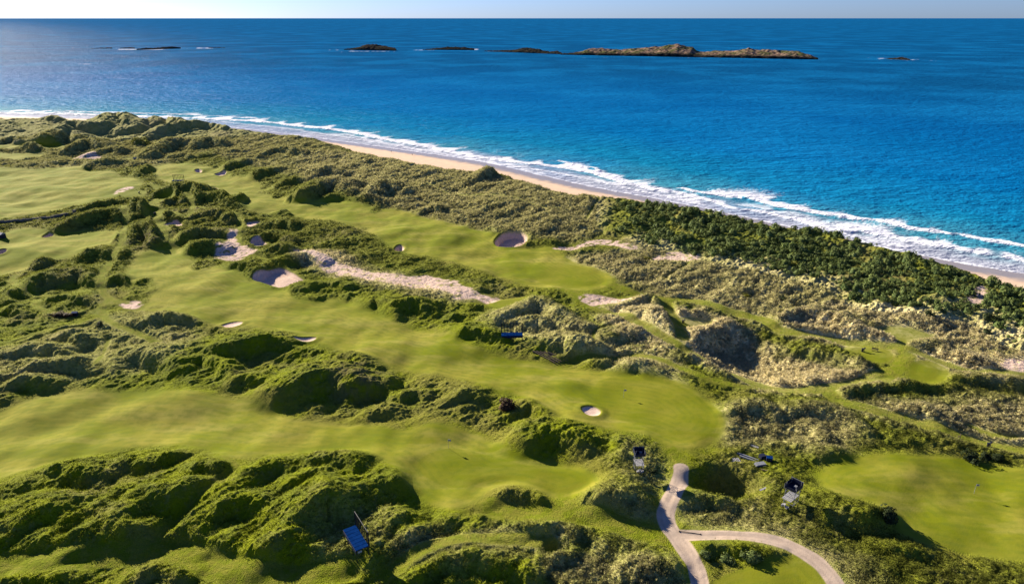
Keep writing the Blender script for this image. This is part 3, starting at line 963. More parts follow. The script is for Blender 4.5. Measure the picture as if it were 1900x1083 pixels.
island('long rocky island with pinkish turf on two humps, the largest offshore', ((1040, 102), (1518, 111)),
       [(1040, 100), (1075, 96), (1090, 91), (1110, 90), (1135, 92), (1155, 93), (1180, 90), (1215, 88), (1240, 85.5), (1262, 84), (1278, 87), (1292, 89), (1299, 95), (1310, 97), (1330, 95.5), (1370, 94.5), (1395, 90), (1410, 93), (1450, 94.5), (1480, 96), (1500, 101), (1518, 108)], 110, 1.0)
island('low dark rock just left of the long island', ((898, 95.5), (1042, 101)), [(898, 94.5), (925, 93.5), (945, 93), (965, 89.5), (985, 90), (1000, 94), (1012, 96), (1030, 95), (1042, 99)], 40, 0)
island('small flat dark islet between the two skerries with surf at both ends', ((784, 93), (880, 93.5)), [(784, 92), (805, 90), (830, 87.5), (860, 88), (868, 89), (880, 90.5)], 36, 0)
island('dark domed rocky islet with white surf on its left end', ((638, 93), (734, 94.5)), [(638, 91), (658, 88), (672, 82.5), (690, 83.5), (710, 87), (734, 91)], 55, .12)
island('thin black reef barely above the water on the left, the longest of its row', ((254, 93), (336, 90.5)), [(254, 91), (275, 89.5), (300, 88.5), (322, 87), (336, 88.5)], 26, 0)
island('thin black reef second from the left end', ((222, 90.5), (250, 90.5)), [(222, 89.5), (240, 88.2), (250, 89)], 18, 0)
island('thin black reef at the left end of the row of reefs', ((168, 90.5), (208, 90.5)), [(168, 89.8), (190, 89), (206, 88.5), (208, 89.5)], 18, 0)
island('tiny black reef with white breakers right of the row of reefs', ((386, 89.5), (418, 89.5)), [(386, 88.8), (400, 88), (418, 88.8)], 14, 0)
island('tiny lone reef ringed with surf right of the long island', ((1642, 110), (1688, 112)), [(1642, 109), (1655, 107.5), (1668, 106.5), (1680, 109), (1688, 110.5)], 22, 0)

# ------------------------------------------------------------------ sun and sky
SUN_EL, AZ = math.radians(21.5), math.radians(135)      # direction to the sun in the ground plane: up and to the left
sd = Vector((math.cos(AZ) * math.cos(SUN_EL), math.sin(AZ) * math.cos(SUN_EL), math.sin(SUN_EL)))
sl = bpy.data.lights.new('sun', 'SUN'); sl.energy = 5.0; sl.angle = math.radians(.55); sl.color = (1.0, .90, .72); sl.specular_factor = .05
so = bpy.data.objects.new('sun', sl); COL.objects.link(so)
so.rotation_euler = (-sd).to_track_quat('-Z', 'Y').to_euler(); so.location = (-300, 300, 300)
wd = bpy.data.worlds.new('World'); scene.world = wd; wd.use_nodes = True
nt = wd.node_tree
sk = nt.nodes.new('ShaderNodeTexSky'); sk.sky_type = 'NISHITA'; sk.sun_disc = False
sk.sun_elevation = SUN_EL; sk.sun_rotation = math.radians(90) - AZ; sk.altitude = 100; sk.air_density = .8; sk.dust_density = .3; sk.ozone_density = 2.5
wb = nt.nodes.new('ShaderNodeMix'); wb.data_type = 'RGBA'; wb.blend_type = 'MULTIPLY'; wb.inputs[0].default_value = 1.0
nt.links.new(sk.outputs[0], wb.inputs[6]); wb.inputs[7].default_value = (.66, .88, 1.55, 1)
nt.links.new(wb.outputs[2], nt.nodes['Background'].inputs[0]); nt.nodes['Background'].inputs[1].default_value = .038
vs_ = scene.view_settings
vs_.view_transform = 'Standard'; vs_.look = 'None'; vs_.exposure = 1.32; vs_.gamma = 1; vs_.use_curve_mapping = False
# ------------------------------------------------------------------ marram grass
def grass_material():
    k = NT('marram')
    d = k.attr('dry'); v = k.attr('tone'); lu = k.attr('lush')
    g = k.mix(lu, (.25, .26, .05), (.205, .235, .008))
    c = k.mix(d, g, (.88, .74, .42))
    c = k.mix(k.math('MULTIPLY', v, .35), c, (.09, .12, .025))
    k.color(c); k.b.inputs['Roughness'].default_value = .8; k.b.inputs['Specular IOR Level'].default_value = .1
    tr = k.n('ShaderNodeBsdfTranslucent'); k.l(c, tr.inputs[0]); mx = k.n('ShaderNodeMixShader'); mx.inputs[0].default_value = .45
    k.l(k.b.outputs[0], mx.inputs[1]); k.l(tr.outputs[0], mx.inputs[2]); k.l(mx.outputs[0], k.t.nodes['Material Output'].inputs[0])
    return k.m


def scatter_grass(n):
    w = rg * (.34 - .22 * m_lush + .66 * np.clip(m_dry + .35 * tus * (1 - m_lush), 0, 1)) * (d_thick > 2) * (d_path > .2) * (d_smooth > .6) * (d_land > 45) * np.maximum(sstep(-.2, 1.5, d_sand), sstep(-.05, -.28, fbm(X / 3.0, Y / 2.2, 3, 61) + sstep(1, -3.5, d_sand) * .10))
    w = w * (.35 + .65 * sstep(-.15, .3, fbm(X / 4, Y / 4, 2, 91))) * (Y < 520)
    u_, v_, _ = to_px(X, Y, Z)
    w = w * ((u_ > -60) & (u_ < 1960) & (v_ < 1130))
    w = w / (depth_row[:, None] / 130.0) ** .4
    cum = np.cumsum(w.ravel().astype(np.float64)); r_ = rng.random(n) * cum[-1]
    i = np.searchsorted(cum, r_)
    x = X.ravel()[i] + rng.normal(0, .15, n); y = Y.ravel()[i] + rng.normal(0, .3, n); z = Z.ravel()[i]
    dry = np.clip(m_dry.ravel()[i] * (.45 + .9 * rng.random(n)), 0, 1); lush = m_lush.ravel()[i]
    sc = (.42 + .4 * rng.random(n)) * (.7 + .45 * dry) * (1 - .3 * lush) * np.clip((y / 230.0), .75, 1.6)
    tone = rng.random(n); nrm_ = LANDN[i] + rng.normal(0, .35, (n, 3)); nrm_ /= np.linalg.norm(nrm_, axis=1, keepdims=True)
    B = 6
    V = np.zeros((n, B, 4, 3)); lean = rng.random(n)[:, None] * .25
    for b in range(B):
        a = b * 2 * np.pi / B + rng.random(n) * 1.0
        ca, sa = np.cos(a), np.sin(a); le = .30 + .35 * rng.random(n); hh = .55 + .45 * rng.random(n); wd_ = .10
        px_, py_ = -sa * wd_, ca * wd_
        V[:, b, 0] = np.stack([px_, py_, np.full(n, -.15)], 1); V[:, b, 1] = np.stack([-px_, -py_, np.full(n, -.15)], 1)
        V[:, b, 2] = np.stack([ca * le * .45 - px_ * .8, sa * le * .45 - py_ * .8, hh * .75], 1)
        V[:, b, 3] = np.stack([ca * le * .45 + px_ * .8, sa * le * .45 + py_ * .8, hh * .75], 1)
        V[:, b, 2] = np.stack([ca * le - px_ * .3 + .12, sa * le - py_ * .3 - .12, hh], 1)
        V[:, b, 3] = np.stack([ca * le + px_ * .3 + .12, sa * le + py_ * .3 - .12, hh], 1)
    V = V * sc[:, None, None, None] + np.stack([x, y, z], 1)[:, None, None, :]
    V = V.reshape(-1, 3)
    F_ = np.arange(n * B * 4, dtype=np.int32).reshape(-1, 4)
    o = mesh_from('marram_grass', V, F_, GRASS, dict(dry=np.repeat(dry, B * 4), tone=np.repeat(tone, B * 4), lush=np.repeat(lush, B * 4)), True, np.repeat(nrm_, B * 4, 0))
    tag(o, 'tufts of marram grass over the dunes, straw coloured on the right and green on the left', 'marram grass', None, 'stuff')


GRASS = grass_material()
scatter_grass(320000)
# ------------------------------------------------------------------ building helpers
class MB:
    def __init__(s): s.bm = bmesh.new()
    def box(s, c, size, rz=0.0, bev=0.0):
        M = Matrix.Translation(c) @ Matrix.Rotation(rz, 4, 'Z') @ Matrix.Diagonal((*size, 1))
        bmesh.ops.create_cube(s.bm, size=1, matrix=M); return s
    def bar(s, a, b, r, n=6):
        a, b = Vector(a), Vector(b); d = b - a
        M = Matrix.Translation((a + b) / 2) @ d.to_track_quat('Z', 'Y').to_matrix().to_4x4()
        bmesh.ops.create_cone(s.bm, cap_ends=True, segments=n, radius1=r, radius2=r, depth=d.length, matrix=M); return s
    def poly(s, vs, fs):
        v = [s.bm.verts.new(p) for p in vs]
        for f in fs: s.bm.faces.new([v[i] for i in f])
        return s
    def build(s, name, mat, parent=None, loc=None):
        me = bpy.data.meshes.new(name); bmesh.ops.recalc_face_normals(s.bm, faces=s.bm.faces); s.bm.to_mesh(me); s.bm.free()
        me.materials.append(mat)
        o = bpy.data.objects.new(name, me); COL.objects.link(o)
        if parent: o.parent = parent
        if loc is not None: o.location = loc
        return o


def empty(name, loc, rz=0.0):
    o = bpy.data.objects.new(name, None); COL.objects.link(o); o.empty_display_size = .3
    o.location = loc; o.rotation_euler = (0, 0, rz)
    return o


def copy_tree(o, parent=None):
    c = o.copy(); COL.objects.link(c); c.parent = parent
    for ch in [q for q in bpy.data.objects if q.parent == o]: copy_tree(ch, c)
    return c


M_BLUE = flat('blue_sheeting', (.004, .030, .135), 1.0, .3, 1.5)
M_STEEL = flat('scaffold_steel', (.022, .024, .028), .45, .3, 6)
M_GALV = flat('galvanised_steel', (.22, .23, .25), .6, .3, 5)
M_NAVY = flat('navy_screen', (.018, .022, .045), .6, .3, 3)
M_WHITE = flat('white_board', (.36, .35, .36), .6, .3, 4)
M_TIMBER = flat('old_timber', (.16, .12, .08), .85, .4, 6)
M_STONE = flat('wall_stone', (.20, .19, .16), .9, .5, 3)

# ------------------------------------------------------------------ spectator platforms
def make_platform():
    L, W, H, PH = 6.2, 2.3, 1.5, 3.0
    r = empty('viewing_platform', (0, 0, 0))
    d = MB().box((0, 0, H), (L, W, .09))
    for i in range(7): d.box((-L / 2 + .45 + i * .88, 0, H + .055), (.8, W - .06, .03))
    d.build('deck', M_BLUE, r)
    MB().box((0, -W / 2 - .045, H - .32), (L, .06, .62)).build('front_skirt', M_NAVY, r)
    MB().box((-.15 * L, -W / 2 - .095, H - .28), (.9, .035, .34)).build('front_panel', M_BLUE, r)
    MB().box((L / 2 + .05, -.5, H - .38), (.05, .7, .4)).build('end_panel', M_WHITE, r)
    for x in (-L / 2 + .12, -L / 6, L / 6, L / 2 - .12):
        for y in (-W / 2 + .1, W / 2 - .1):
            MB().bar((x, y, -1.2), (x, y, H - .05), .05).build('leg', M_STEEL, r)
    for k in range(8):
        x = -L / 2 + .08 + k * (L - .16) / 7
        MB().bar((x, W / 2 + .06, H - .3), (x, W / 2 + .06, H + PH), .15 if k in (0, 7) else .095).build('post', M_STEEL, r)
    MB().bar((-L / 2, W / 2 + .06, H + PH - .04), (L / 2, W / 2 + .06, H + PH - .04), .07).build('top_rail', M_STEEL, r)
    for x in (-L / 2 + .12, -L / 6, L / 6):
        MB().bar((x, -W / 2 + .1, .1), (x + L / 3 - .1, -W / 2 + .1, H - .1), .03).build('brace', M_STEEL, r)
        MB().bar((x, W / 2 - .1, H - .1), (x + L / 3 - .1, W / 2 - .1, .1), .03).build('brace', M_STEEL, r)
    return r


plat = make_platform()
x, y, z = place(662, 1014); plat.location = (x, y, z + .5); plat.rotation_euler = (0, 0, math.atan2(-4.8, 3.1))
tag(plat, 'blue decked viewing platform with tall dark rear posts on the steep foreground mound', 'viewing platform', 'viewing platforms on scaffold legs')
for u, v, rz, lab in ((950, 629, .03, 'blue decked viewing platform on the dark dune beside the middle fairway'),
                      (331, 340, -.02, 'far viewing platform with a pale shiny deck standing above the upper fairway')):
    c = copy_tree(plat); x, y, z = place(u, v); c.location = (x, y, z + .1); c.rotation_euler = (0, 0, rz); c['label'] = lab


# ------------------------------------------------------------------ scaffold towers
def make_tower():
    r = empty('scaffold_tower', (0, 0, 0))
    W, D, H1, H2 = 2.0, 1.7, 1.9, 3.9
    for x in (-W / 2, W / 2):
        for y in (-D / 2, D / 2):
            MB().bar((x, y, -1.5), (x, y, H2 + 1.5), .045).build('leg', M_GALV, r)
    for z in (.4, H1, 2.9, H2):
        for y in (-D / 2, D / 2): MB().bar((-W / 2, y, z), (W / 2, y, z), .035).build('ledger', M_GALV, r)
        for x in (-W / 2, W / 2): MB().bar((x, -D / 2, z), (x, D / 2, z), .035).build('ledger', M_GALV, r)
    for y in (-D / 2, D / 2): MB().bar((-W / 2, y, .4), (W / 2, y, H1), .03).bar((W / 2, y, H1), (-W / 2, y, H2), .03).build('brace', M_GALV, r)
    for x in (-W / 2, W / 2): MB().bar((x, -D / 2, .4), (x, D / 2, H1), .03).bar((x, D / 2, H1), (x, -D / 2, H2), .03).build('brace', M_GALV, r)
    for k in range(6): MB().box((-W / 2 + .17 + k * .33, -.55, H1 + .06), (.27, D + .9, .05)).build('deck_board', M_WHITE, r)
    for k in range(5): MB().box((-W / 2 + .35 + k * .3, -D / 2 - .95 - .05 * k, .35 + .22 * (k % 3)), (.22, .5, .4), .4 * k).build('stacked_board', M_WHITE, r)
    MB().box((0, 0, H2 + .06), (W + .5, D + .4, .08)).build('upper_deck', M_NAVY, r)
    m = MB()
    m.box((0, D / 2 + .18, H2 + .7), (W + .5, .04, 1.15)); m.box((-W / 2 - .23, 0, H2 + .6), (.04, D + .3, .95)); m.box((W / 2 + .23, 0, H2 + .6), (.04, D + .3, .95))
    m.box((0, -D / 2 - .18, H2 + .35), (W + .5, .04, .5))
    m.build('wind_screen', M_NAVY, r)
    m = MB()
    for x in (-W / 2 - .24, W / 2 + .24): m.bar((x, D / 2 + .2, H2 - .3), (x, D / 2 + .2, H2 + 1.4), .05).bar((x, -D / 2 - .2, H2 - .3), (x, -D / 2 - .2, H2 + 1.0), .04)
    m.bm.free()
    for x in (-W / 2 - .24, W / 2 + .24):
        MB().bar((x, D / 2 + .2, H2 - .3), (x, D / 2 + .2, H2 + 1.4), .05).build('rail_post', M_GALV, r)
        MB().bar((x, -D / 2 - .2, H2 - .3), (x, -D / 2 - .2, H2 + 1.0), .04).build('rail_post', M_GALV, r)
    MB().bar((-W / 2 - .24, D / 2 + .2, H2 + 1.3), (W / 2 + .24, D / 2 + .2, H2 + 1.3), .035).build('guard_rail', M_GALV, r)
    MB().box((.35, .1, H2 + .32), (.6, .5, .42)).build('camera_box', M_GALV, r)
    return r


tw = make_tower(); x, y, z = place(1184, 868); tw.location = (x, y, z); tw.rotation_euler = (0, 0, .06); tw.scale = (.88, .88, .9)
tag(tw, 'scaffold tower with a white lower deck left of the paved path end', 'scaffold tower', 'scaffold towers')
c = copy_tree(tw); x, y, z = place(1467, 932); c.location = (x, y, z); c.rotation_euler = (0, 0, -.85); c.scale = (.95, 1.2, .92)
c['label'] = 'scaffold tower with a wide dark screened top between the pit and the corner green'

# ------------------------------------------------------------------ building materials left on the bank
def lie(name, u, v, mesh, mat, rz, lab, cat, dz=.1, group='building materials left on the bank'):
    o = mesh.build(name, mat); x, y, z = place(u, v); o.location = (x, y, z + dz); o.rotation_euler = (0, 0, rz)
    return tag(o, lab, cat, group)


pr = empty('pallet', (0, 0, 0))
for k in range(6): MB().box((-.95 + k * .38, 0, .16), (.2, 1.3, .05)).build('slat', M_WHITE, pr)
m = MB()
for y_ in (-.55, 0, .55): m.box((0, y_, .06), (2.15, .1, .12))
m.build('bearer', M_NAVY, pr)
x, y, z = place(1363, 854); pr.location = (x, y, z + .1); pr.rotation_euler = (0, 0, .12)
tag(pr, 'white slatted pallet lying at the left end of the scattered materials above the pit', 'pallet', 'building materials left on the bank')
for (u, v, ln, mt, lab) in ((1387, 848, 4.6, M_GALV, 'upper of two long grey beams lying above the pit'), (1391, 853, 4.4, M_GALV, 'lower of two long grey beams lying above the pit')):
    lie('beam', u, v, MB().box((0, 0, .12), (ln, .32, .2)).box((0, 0, .03), (ln, .5, .04)), mt, -.62, lab, 'beam', .15)
lie('board', 1400, 829, MB().box((0, 0, .06), (1.7, .6, .07)).box((0, .2, .11), (1.5, .08, .04)), M_WHITE, -.6, 'white board lying alone uphill of the beams', 'board', .15)
for (u, v, rz, mt, lab) in ((1414, 850, .3, M_NAVY, 'black equipment case beside the grey beams'), (1427, 854, -.3, M_BLUE, 'blue topped equipment case at the right end of the materials')):
    o = empty('equipment_case', (0, 0, 0), rz); x, y, z = place(u, v); o.location = (x, y, z)
    MB().box((0, 0, .45), (1.2, 1.0, .8)).build('body', M_NAVY, o); MB().box((0, 0, .89), (1.26, 1.06, .08)).build('lid', mt, o)
    MB().bar((-.3, -.55, .6), (.3, -.55, .6), .03).build('handle', M_GALV, o)
    tag(o, lab, 'case', 'building materials left on the bank')
ps = MB()
for k in range(4): ps.box((.06 * k, .05 * k, .06 + k * .09), (2.3 - .1 * k, 1.1, .06), .04 * k)
lie('panel', 1410, 863, ps, M_GALV, .08, 'grey panels stacked flat in front of the equipment cases', 'panels')
lie('plank', 1421, 873, MB().box((0, 0, .06), (2.0, .25, .08)).box((.2, .14, .03), (1.8, .1, .05)), M_TIMBER, -.35, 'dark plank lying below the stacked panels', 'plank')
lie('plank', 1416, 909, MB().box((0, 0, .08), (1.9, .3, .08)).box((0, .2, .05), (1.7, .12, .06)), M_WHITE, .5, 'white plank on the right rim of the dark pit', 'plank', .25)
bp = MB().bar((-2.0, 0, .07), (2.0, 0, .07), .055).box((-1.9, 0, .05), (.2, .3, .1)).box((1.9, 0, .05), (.2, .3, .1))
lie('barrier_pole', 1280, 988, bp, M_STEEL, -.22, 'dark barrier pole lying across the fork of the paved path', 'pole', .02, None)

# ------------------------------------------------------------------ flags
def make_flag():
    r = empty('flagstick', (0, 0, 0))
    MB().bar((0, 0, -.1), (0, 0, 2.3), .028, 8).build('stick', M_WHITE, r)
    vs_, fs_ = [], []
    for i in range(7):
        xx = .6 * i / 6; yy = .06 * math.sin(i * 1.1)
        vs_ += [(xx + .03, yy - .012, 1.85), (xx + .03, yy - .012, 2.27), (xx + .03, yy + .012, 2.27), (xx + .03, yy + .012, 1.85)]
    for i in range(6):
        a = i * 4; b = a + 4
        fs_ += [(a, b, b + 1, a + 1), (a + 1, b + 1, b + 2, a + 2), (a + 2, b + 2, b + 3, a + 3), (a + 3, b + 3, b, a)]
    fs_ += [(0, 1, 2, 3), (24, 27, 26, 25)]
    MB().poly(vs_, fs_).build('flag', M_WHITE, r)
    return r


fl = make_flag()
for i, (u, v, lab) in enumerate(((832, 831, 'white flag on the green of the lower left fairway'), (1157, 737, 'white flag on the green of the middle fairway near the round bunker'), (1807, 915, 'white flag on the corner green at the lower right'))):
    o = fl if i == 0 else copy_tree(fl)
    o.location = place(u, v, ZB); tag(o, lab, 'flag', 'flags on the greens')

# ------------------------------------------------------------------ small course furniture
def make_bin():
    r = empty('litter_bin', (0, 0, 0))
    MB().bar((0, 0, -.1), (0, 0, .85), .30, 10).build('body', M_STEEL, r); MB().bar((0, 0, .85), (0, 0, .95), .34, 10).build('lid', M_NAVY, r)
    MB().bar((.5, 0, -.1), (.5, 0, 1.1), .06).box((.5, 0, 1.1), (.3, .3, .35)).build('ball_washer', M_NAVY, r)
    return r


b0 = make_bin()
for i, (u, v, lab) in enumerate(((1600, 652, 'dark litter bin on the bean shaped tee'), (287, 398, 'dark litter bin on the low tee above the triangular bank'), (258, 359, 'dark litter bin by the pinkish sand scrape on the left'), (1267, 599, 'dark litter bin on the small tee beside the steep dune'), (1833, 828, 'dark litter bin beside the path near the right edge'))):
    o = b0 if i == 0 else copy_tree(b0); o.location = place(u, v, ZB); tag(o, lab, 'litter bin', 'litter bins at the tees')
bn = empty('bench', (0, 0, 0))
MB().box((0, 0, .45), (1.7, .42, .06)).build('seat', M_TIMBER, bn); MB().box((0, .22, .75), (1.7, .05, .34)).build('backrest', M_TIMBER, bn)
for x_ in (-.7, .7): MB().box((x_, 0, .2), (.08, .4, .46)).build('leg', M_TIMBER, bn)
x, y, z = place(1623, 651); bn.location = (x, y, z); bn.rotation_euler = (0, 0, -.5)
tag(bn, 'low dark timber bench on the bean shaped tee', 'bench')
for i, (u, v, lab) in enumerate(((1777, 815, 'left of two thin dark posts beside the path on the right'), (1781, 812, 'right of two thin dark posts beside the path on the right'))):
    o = MB().bar((0, 0, -.2), (0, 0, 1.0), .07).box((0, 0, 1.02), (.17, .17, .06)).build('marker_post', M_TIMBER); o.location = place(u, v, ZB); tag(o, lab, 'post', 'posts beside the path')
# timber steps set into the bank
for i in range(5):
    (xa, ya, za), (xb, yb, zb) = place(988 + i * 7, 651 + i * .6), place(1030 + i * 6, 674 - i * 1.2)
    L_ = math.hypot(xb - xa, yb - ya); o = MB().box((0, 0, 0), (L_, .28, .3)).box((L_ * .3, .02, .08), (L_ * .3, .32, .2)).build('sleeper', M_TIMBER)
    o.location = ((xa + xb) / 2, (ya + yb) / 2, (za + zb) / 2 + .1); o.rotation_euler = (0, -math.atan2(zb - za, L_), math.atan2(yb - ya, xb - xa))
    tag(o, 'dark timber sleeper set in the bank right of the mid platform', 'sleeper', 'timber sleepers set into the bank')
# dry stone wall
wl = MB(); wp = [place(u, v, ZB) for u, v in ((-60, 420), (-20, 416), (2, 413.5), (30, 411), (60, 409), (90, 405), (120, 400), (139, 397))]
for (ax_, ay_, az_), (bx_, by_, bz_) in zip(wp, wp[1:]):
    L_ = math.hypot(bx_ - ax_, by_ - ay_); n_ = max(2, int(L_ / 1.1))
    for k in range(n_):
        t = (k + .5) / n_; hh = 1.15 + .35 * random.random()
        wl.box((ax_ + (bx_ - ax_) * t, ay_ + (by_ - ay_) * t, az_ + (bz_ - az_) * t + hh / 2 - .3), (L_ / n_ * 1.02, .7 + .25 * random.random(), hh), math.atan2(by_ - ay_, bx_ - ax_))
w_ = wl.build('stone_wall', M_STONE); tag(w_, 'low dark dry stone wall crossing the turf at the left edge', 'wall')
MB().box((wp[-1][0], wp[-1][1], wp[-1][2] + .8), (1.1, 1.1, 2.0)).box((wp[-1][0], wp[-1][1], wp[-1][2] + 1.85), (1.3, 1.3, .18)).build('end_pier', M_STONE, w_)
# huts
def hut(u, v, w, d, h, rz, lab, rm):
    x, y, z = place(u, v); r = empty('hut', (x, y, z), rz)
    MB().box((0, 0, h / 2 - .2), (w, d, h + .4)).build('wall', M_NAVY if rm else M_WHITE, r)
    a, b, e = w / 2 + .2, d / 2 + .2, h
    MB().poly([(-a, -b, e), (a, -b, e), (a, b, e), (-a, b, e), (-a, 0, e + .35 * d), (a, 0, e + .35 * d)], [(0, 1, 5, 4), (2, 3, 4, 5), (0, 4, 3), (1, 2, 5), (0, 3, 2, 1)]).build('roof', M_WHITE, r)
    MB().box((w * .1, -d / 2 - .03, h * .42), (.8, .05, h * .84)).build('door', M_STEEL, r)
    tag(r, lab, 'hut')


hut(3, 441, 2.8, 2.2, 1.7, -.3, 'small white roofed hut cut by the left edge below the stone wall', True)
hut(140, 584, 1.3, 1.0, .9, .05, 'tiny white topped hut at the end of the rusty red thicket', True)
hut(251, 297, 1.5, 1.3, 1.2, .2, 'tiny white hut at the end of the raised tee strip near the round bush', False)

# ------------------------------------------------------------------ people on the beach
def person(u, v, c, lab, stride):
    x, y, z = place(u, v, 2.0)
    bm = bmesh.new(); ly = None
    me = bpy.data.meshes.new('person')
    P = [(0, 0, .95), (0, 0, 1.2), (0, 0, 1.42), (0, 0, 1.52), (0, .02, 1.66), (.11, 0, .9), (.12, stride, .5), (.12, stride * .6, .06), (-.11, 0, .9), (-.12, -stride, .5), (-.12, -stride * 1.3, .06),
         (.2, 0, 1.4), (.26, -stride, 1.12), (.27, -stride * .4, .86), (-.2, 0, 1.4), (-.26, stride, 1.12), (-.27, stride * 1.4, .88), (.12, stride * .6 + .14, .04), (-.12, -stride * 1.3 + .14, .04)]
    E_ = [(0, 1), (1, 2), (2, 3), (3, 4), (0, 5), (5, 6), (6, 7), (0, 8), (8, 9), (9, 10), (2, 11), (11, 12), (12, 13), (2, 14), (14, 15), (15, 16), (7, 17), (10, 18)]
    rad = [.14, .15, .15, .06, .11, .09, .065, .045, .09, .065, .045, .07, .05, .04, .07, .05, .04, .035, .035]
    me.from_pydata(P, E_, []); o = bpy.data.objects.new('person', me); COL.objects.link(o)
    md = o.modifiers.new('skin', 'SKIN')
    for i, sv in enumerate(me.skin_vertices[0].data): sv.radius = (rad[i], rad[i]); sv.use_root = (i == 0)
    o.modifiers.new('sub', 'SUBSURF').levels = 1
    me.materials.append(flat('clothing', c, .9, .2, 4)); o.location = (x, y, z); o.rotation_euler = (0, 0, 1.0)
    tag(o, lab, 'person', 'people walking on the beach')


person(726, 283.5, (.05, .05, .07), 'distant person in dark clothes on the beach, the left of two', .12)
person(765, 289, (.10, .07, .06), 'distant person in dark clothes near the wet sand, the right of two', -.12)

# ------------------------------------------------------------------ shrubs
def leaf_material(name, ca, cb):
    k = NT(name); v = k.attr('tone')
    c = k.mix(v, ca, cb); c = k.mix(k.math('MULTIPLY', k.step(.5, .72, k.noise(.16, 3)), .6), c, tuple(min(q * 1.5 + .02, .4) for q in ca)); k.color(c)
    k.b.inputs['Roughness'].default_value = .75; k.b.inputs['Specular IOR Level'].default_value = .15
    tr = k.n('ShaderNodeBsdfTranslucent'); k.l(c, tr.inputs[0]); mx = k.n('ShaderNodeMixShader'); mx.inputs[0].default_value = .25
    k.l(k.b.outputs[0], mx.inputs[1]); k.l(tr.outputs[0], mx.inputs[2]); k.l(mx.outputs[0], k.t.nodes['Material Output'].inputs[0])
    return k.m


def bush_arrays(r, n, leaf, seed):
    """leaf sized quads on the lobes of a low round shrub: half width 1, height about 1.3"""
    g = np.random.default_rng(seed)
    nl = 9
    lc = np.concatenate([g.normal(0, .42, (nl, 2)), g.uniform(.25, .75, (nl, 1))], 1); lc[0] = (0, 0, .6); lr = g.uniform(.34, .58, nl)
    i = g.integers(0, nl, n); d = g.normal(0, 1, (n, 3)); d /= np.linalg.norm(d, axis=1, keepdims=True)
    rr = lr[i] * g.uniform(.72, 1.06, n)
    c = lc[i] + d * rr[:, None]; c[:, 2] = np.maximum(c[:, 2], .02 * g.random(n))
    nr = d + g.normal(0, .55, (n, 3)); nr /= np.linalg.norm(nr, axis=1, keepdims=True)
    a = np.cross(nr, g.normal(0, 1, (n, 3))); a /= np.linalg.norm(a, axis=1, keepdims=True); b = np.cross(nr, a)
    s_ = leaf * g.uniform(.6, 1.3, n)[:, None]
    V = np.stack([c - a * s_ * 1.3, c - b * s_ * .7, c + a * s_ * 1.3, c + b * s_ * .7], 1).reshape(-1, 3) * r
    t = np.repeat(np.clip(g.random(n) * .7 + .3 * g.random(nl)[i], 0, 1), 4)
    N = np.repeat(d * .8 + np.array([0, 0, .25]), 4, 0); N /= np.linalg.norm(N, axis=1, keepdims=True)
    return V, t, N


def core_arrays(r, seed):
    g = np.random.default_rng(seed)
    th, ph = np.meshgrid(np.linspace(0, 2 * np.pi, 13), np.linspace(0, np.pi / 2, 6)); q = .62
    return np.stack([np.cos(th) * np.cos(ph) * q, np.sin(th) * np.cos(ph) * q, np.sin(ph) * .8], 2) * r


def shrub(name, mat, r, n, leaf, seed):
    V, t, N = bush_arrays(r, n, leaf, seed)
    C_ = core_arrays(r, seed); k0 = len(V); V = np.concatenate([V, C_.reshape(-1, 3)]); t = np.concatenate([t, np.full(78, .9)])  # core gets the dark end of the leaf colours, painting shade inside the bush
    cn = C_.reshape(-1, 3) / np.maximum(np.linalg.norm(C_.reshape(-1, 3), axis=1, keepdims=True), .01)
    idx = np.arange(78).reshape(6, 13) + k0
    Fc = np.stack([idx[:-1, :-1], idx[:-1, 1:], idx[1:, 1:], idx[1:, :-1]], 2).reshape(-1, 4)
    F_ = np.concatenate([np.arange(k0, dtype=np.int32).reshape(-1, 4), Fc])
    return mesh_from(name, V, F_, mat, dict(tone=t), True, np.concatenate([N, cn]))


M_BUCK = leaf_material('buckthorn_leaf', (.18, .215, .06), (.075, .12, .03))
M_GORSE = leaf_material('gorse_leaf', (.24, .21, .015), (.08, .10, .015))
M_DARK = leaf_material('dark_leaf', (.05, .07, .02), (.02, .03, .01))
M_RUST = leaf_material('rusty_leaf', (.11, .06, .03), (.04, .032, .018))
M_RIM = leaf_material('lime_leaf', (.36, .34, .06), (.16, .18, .03))
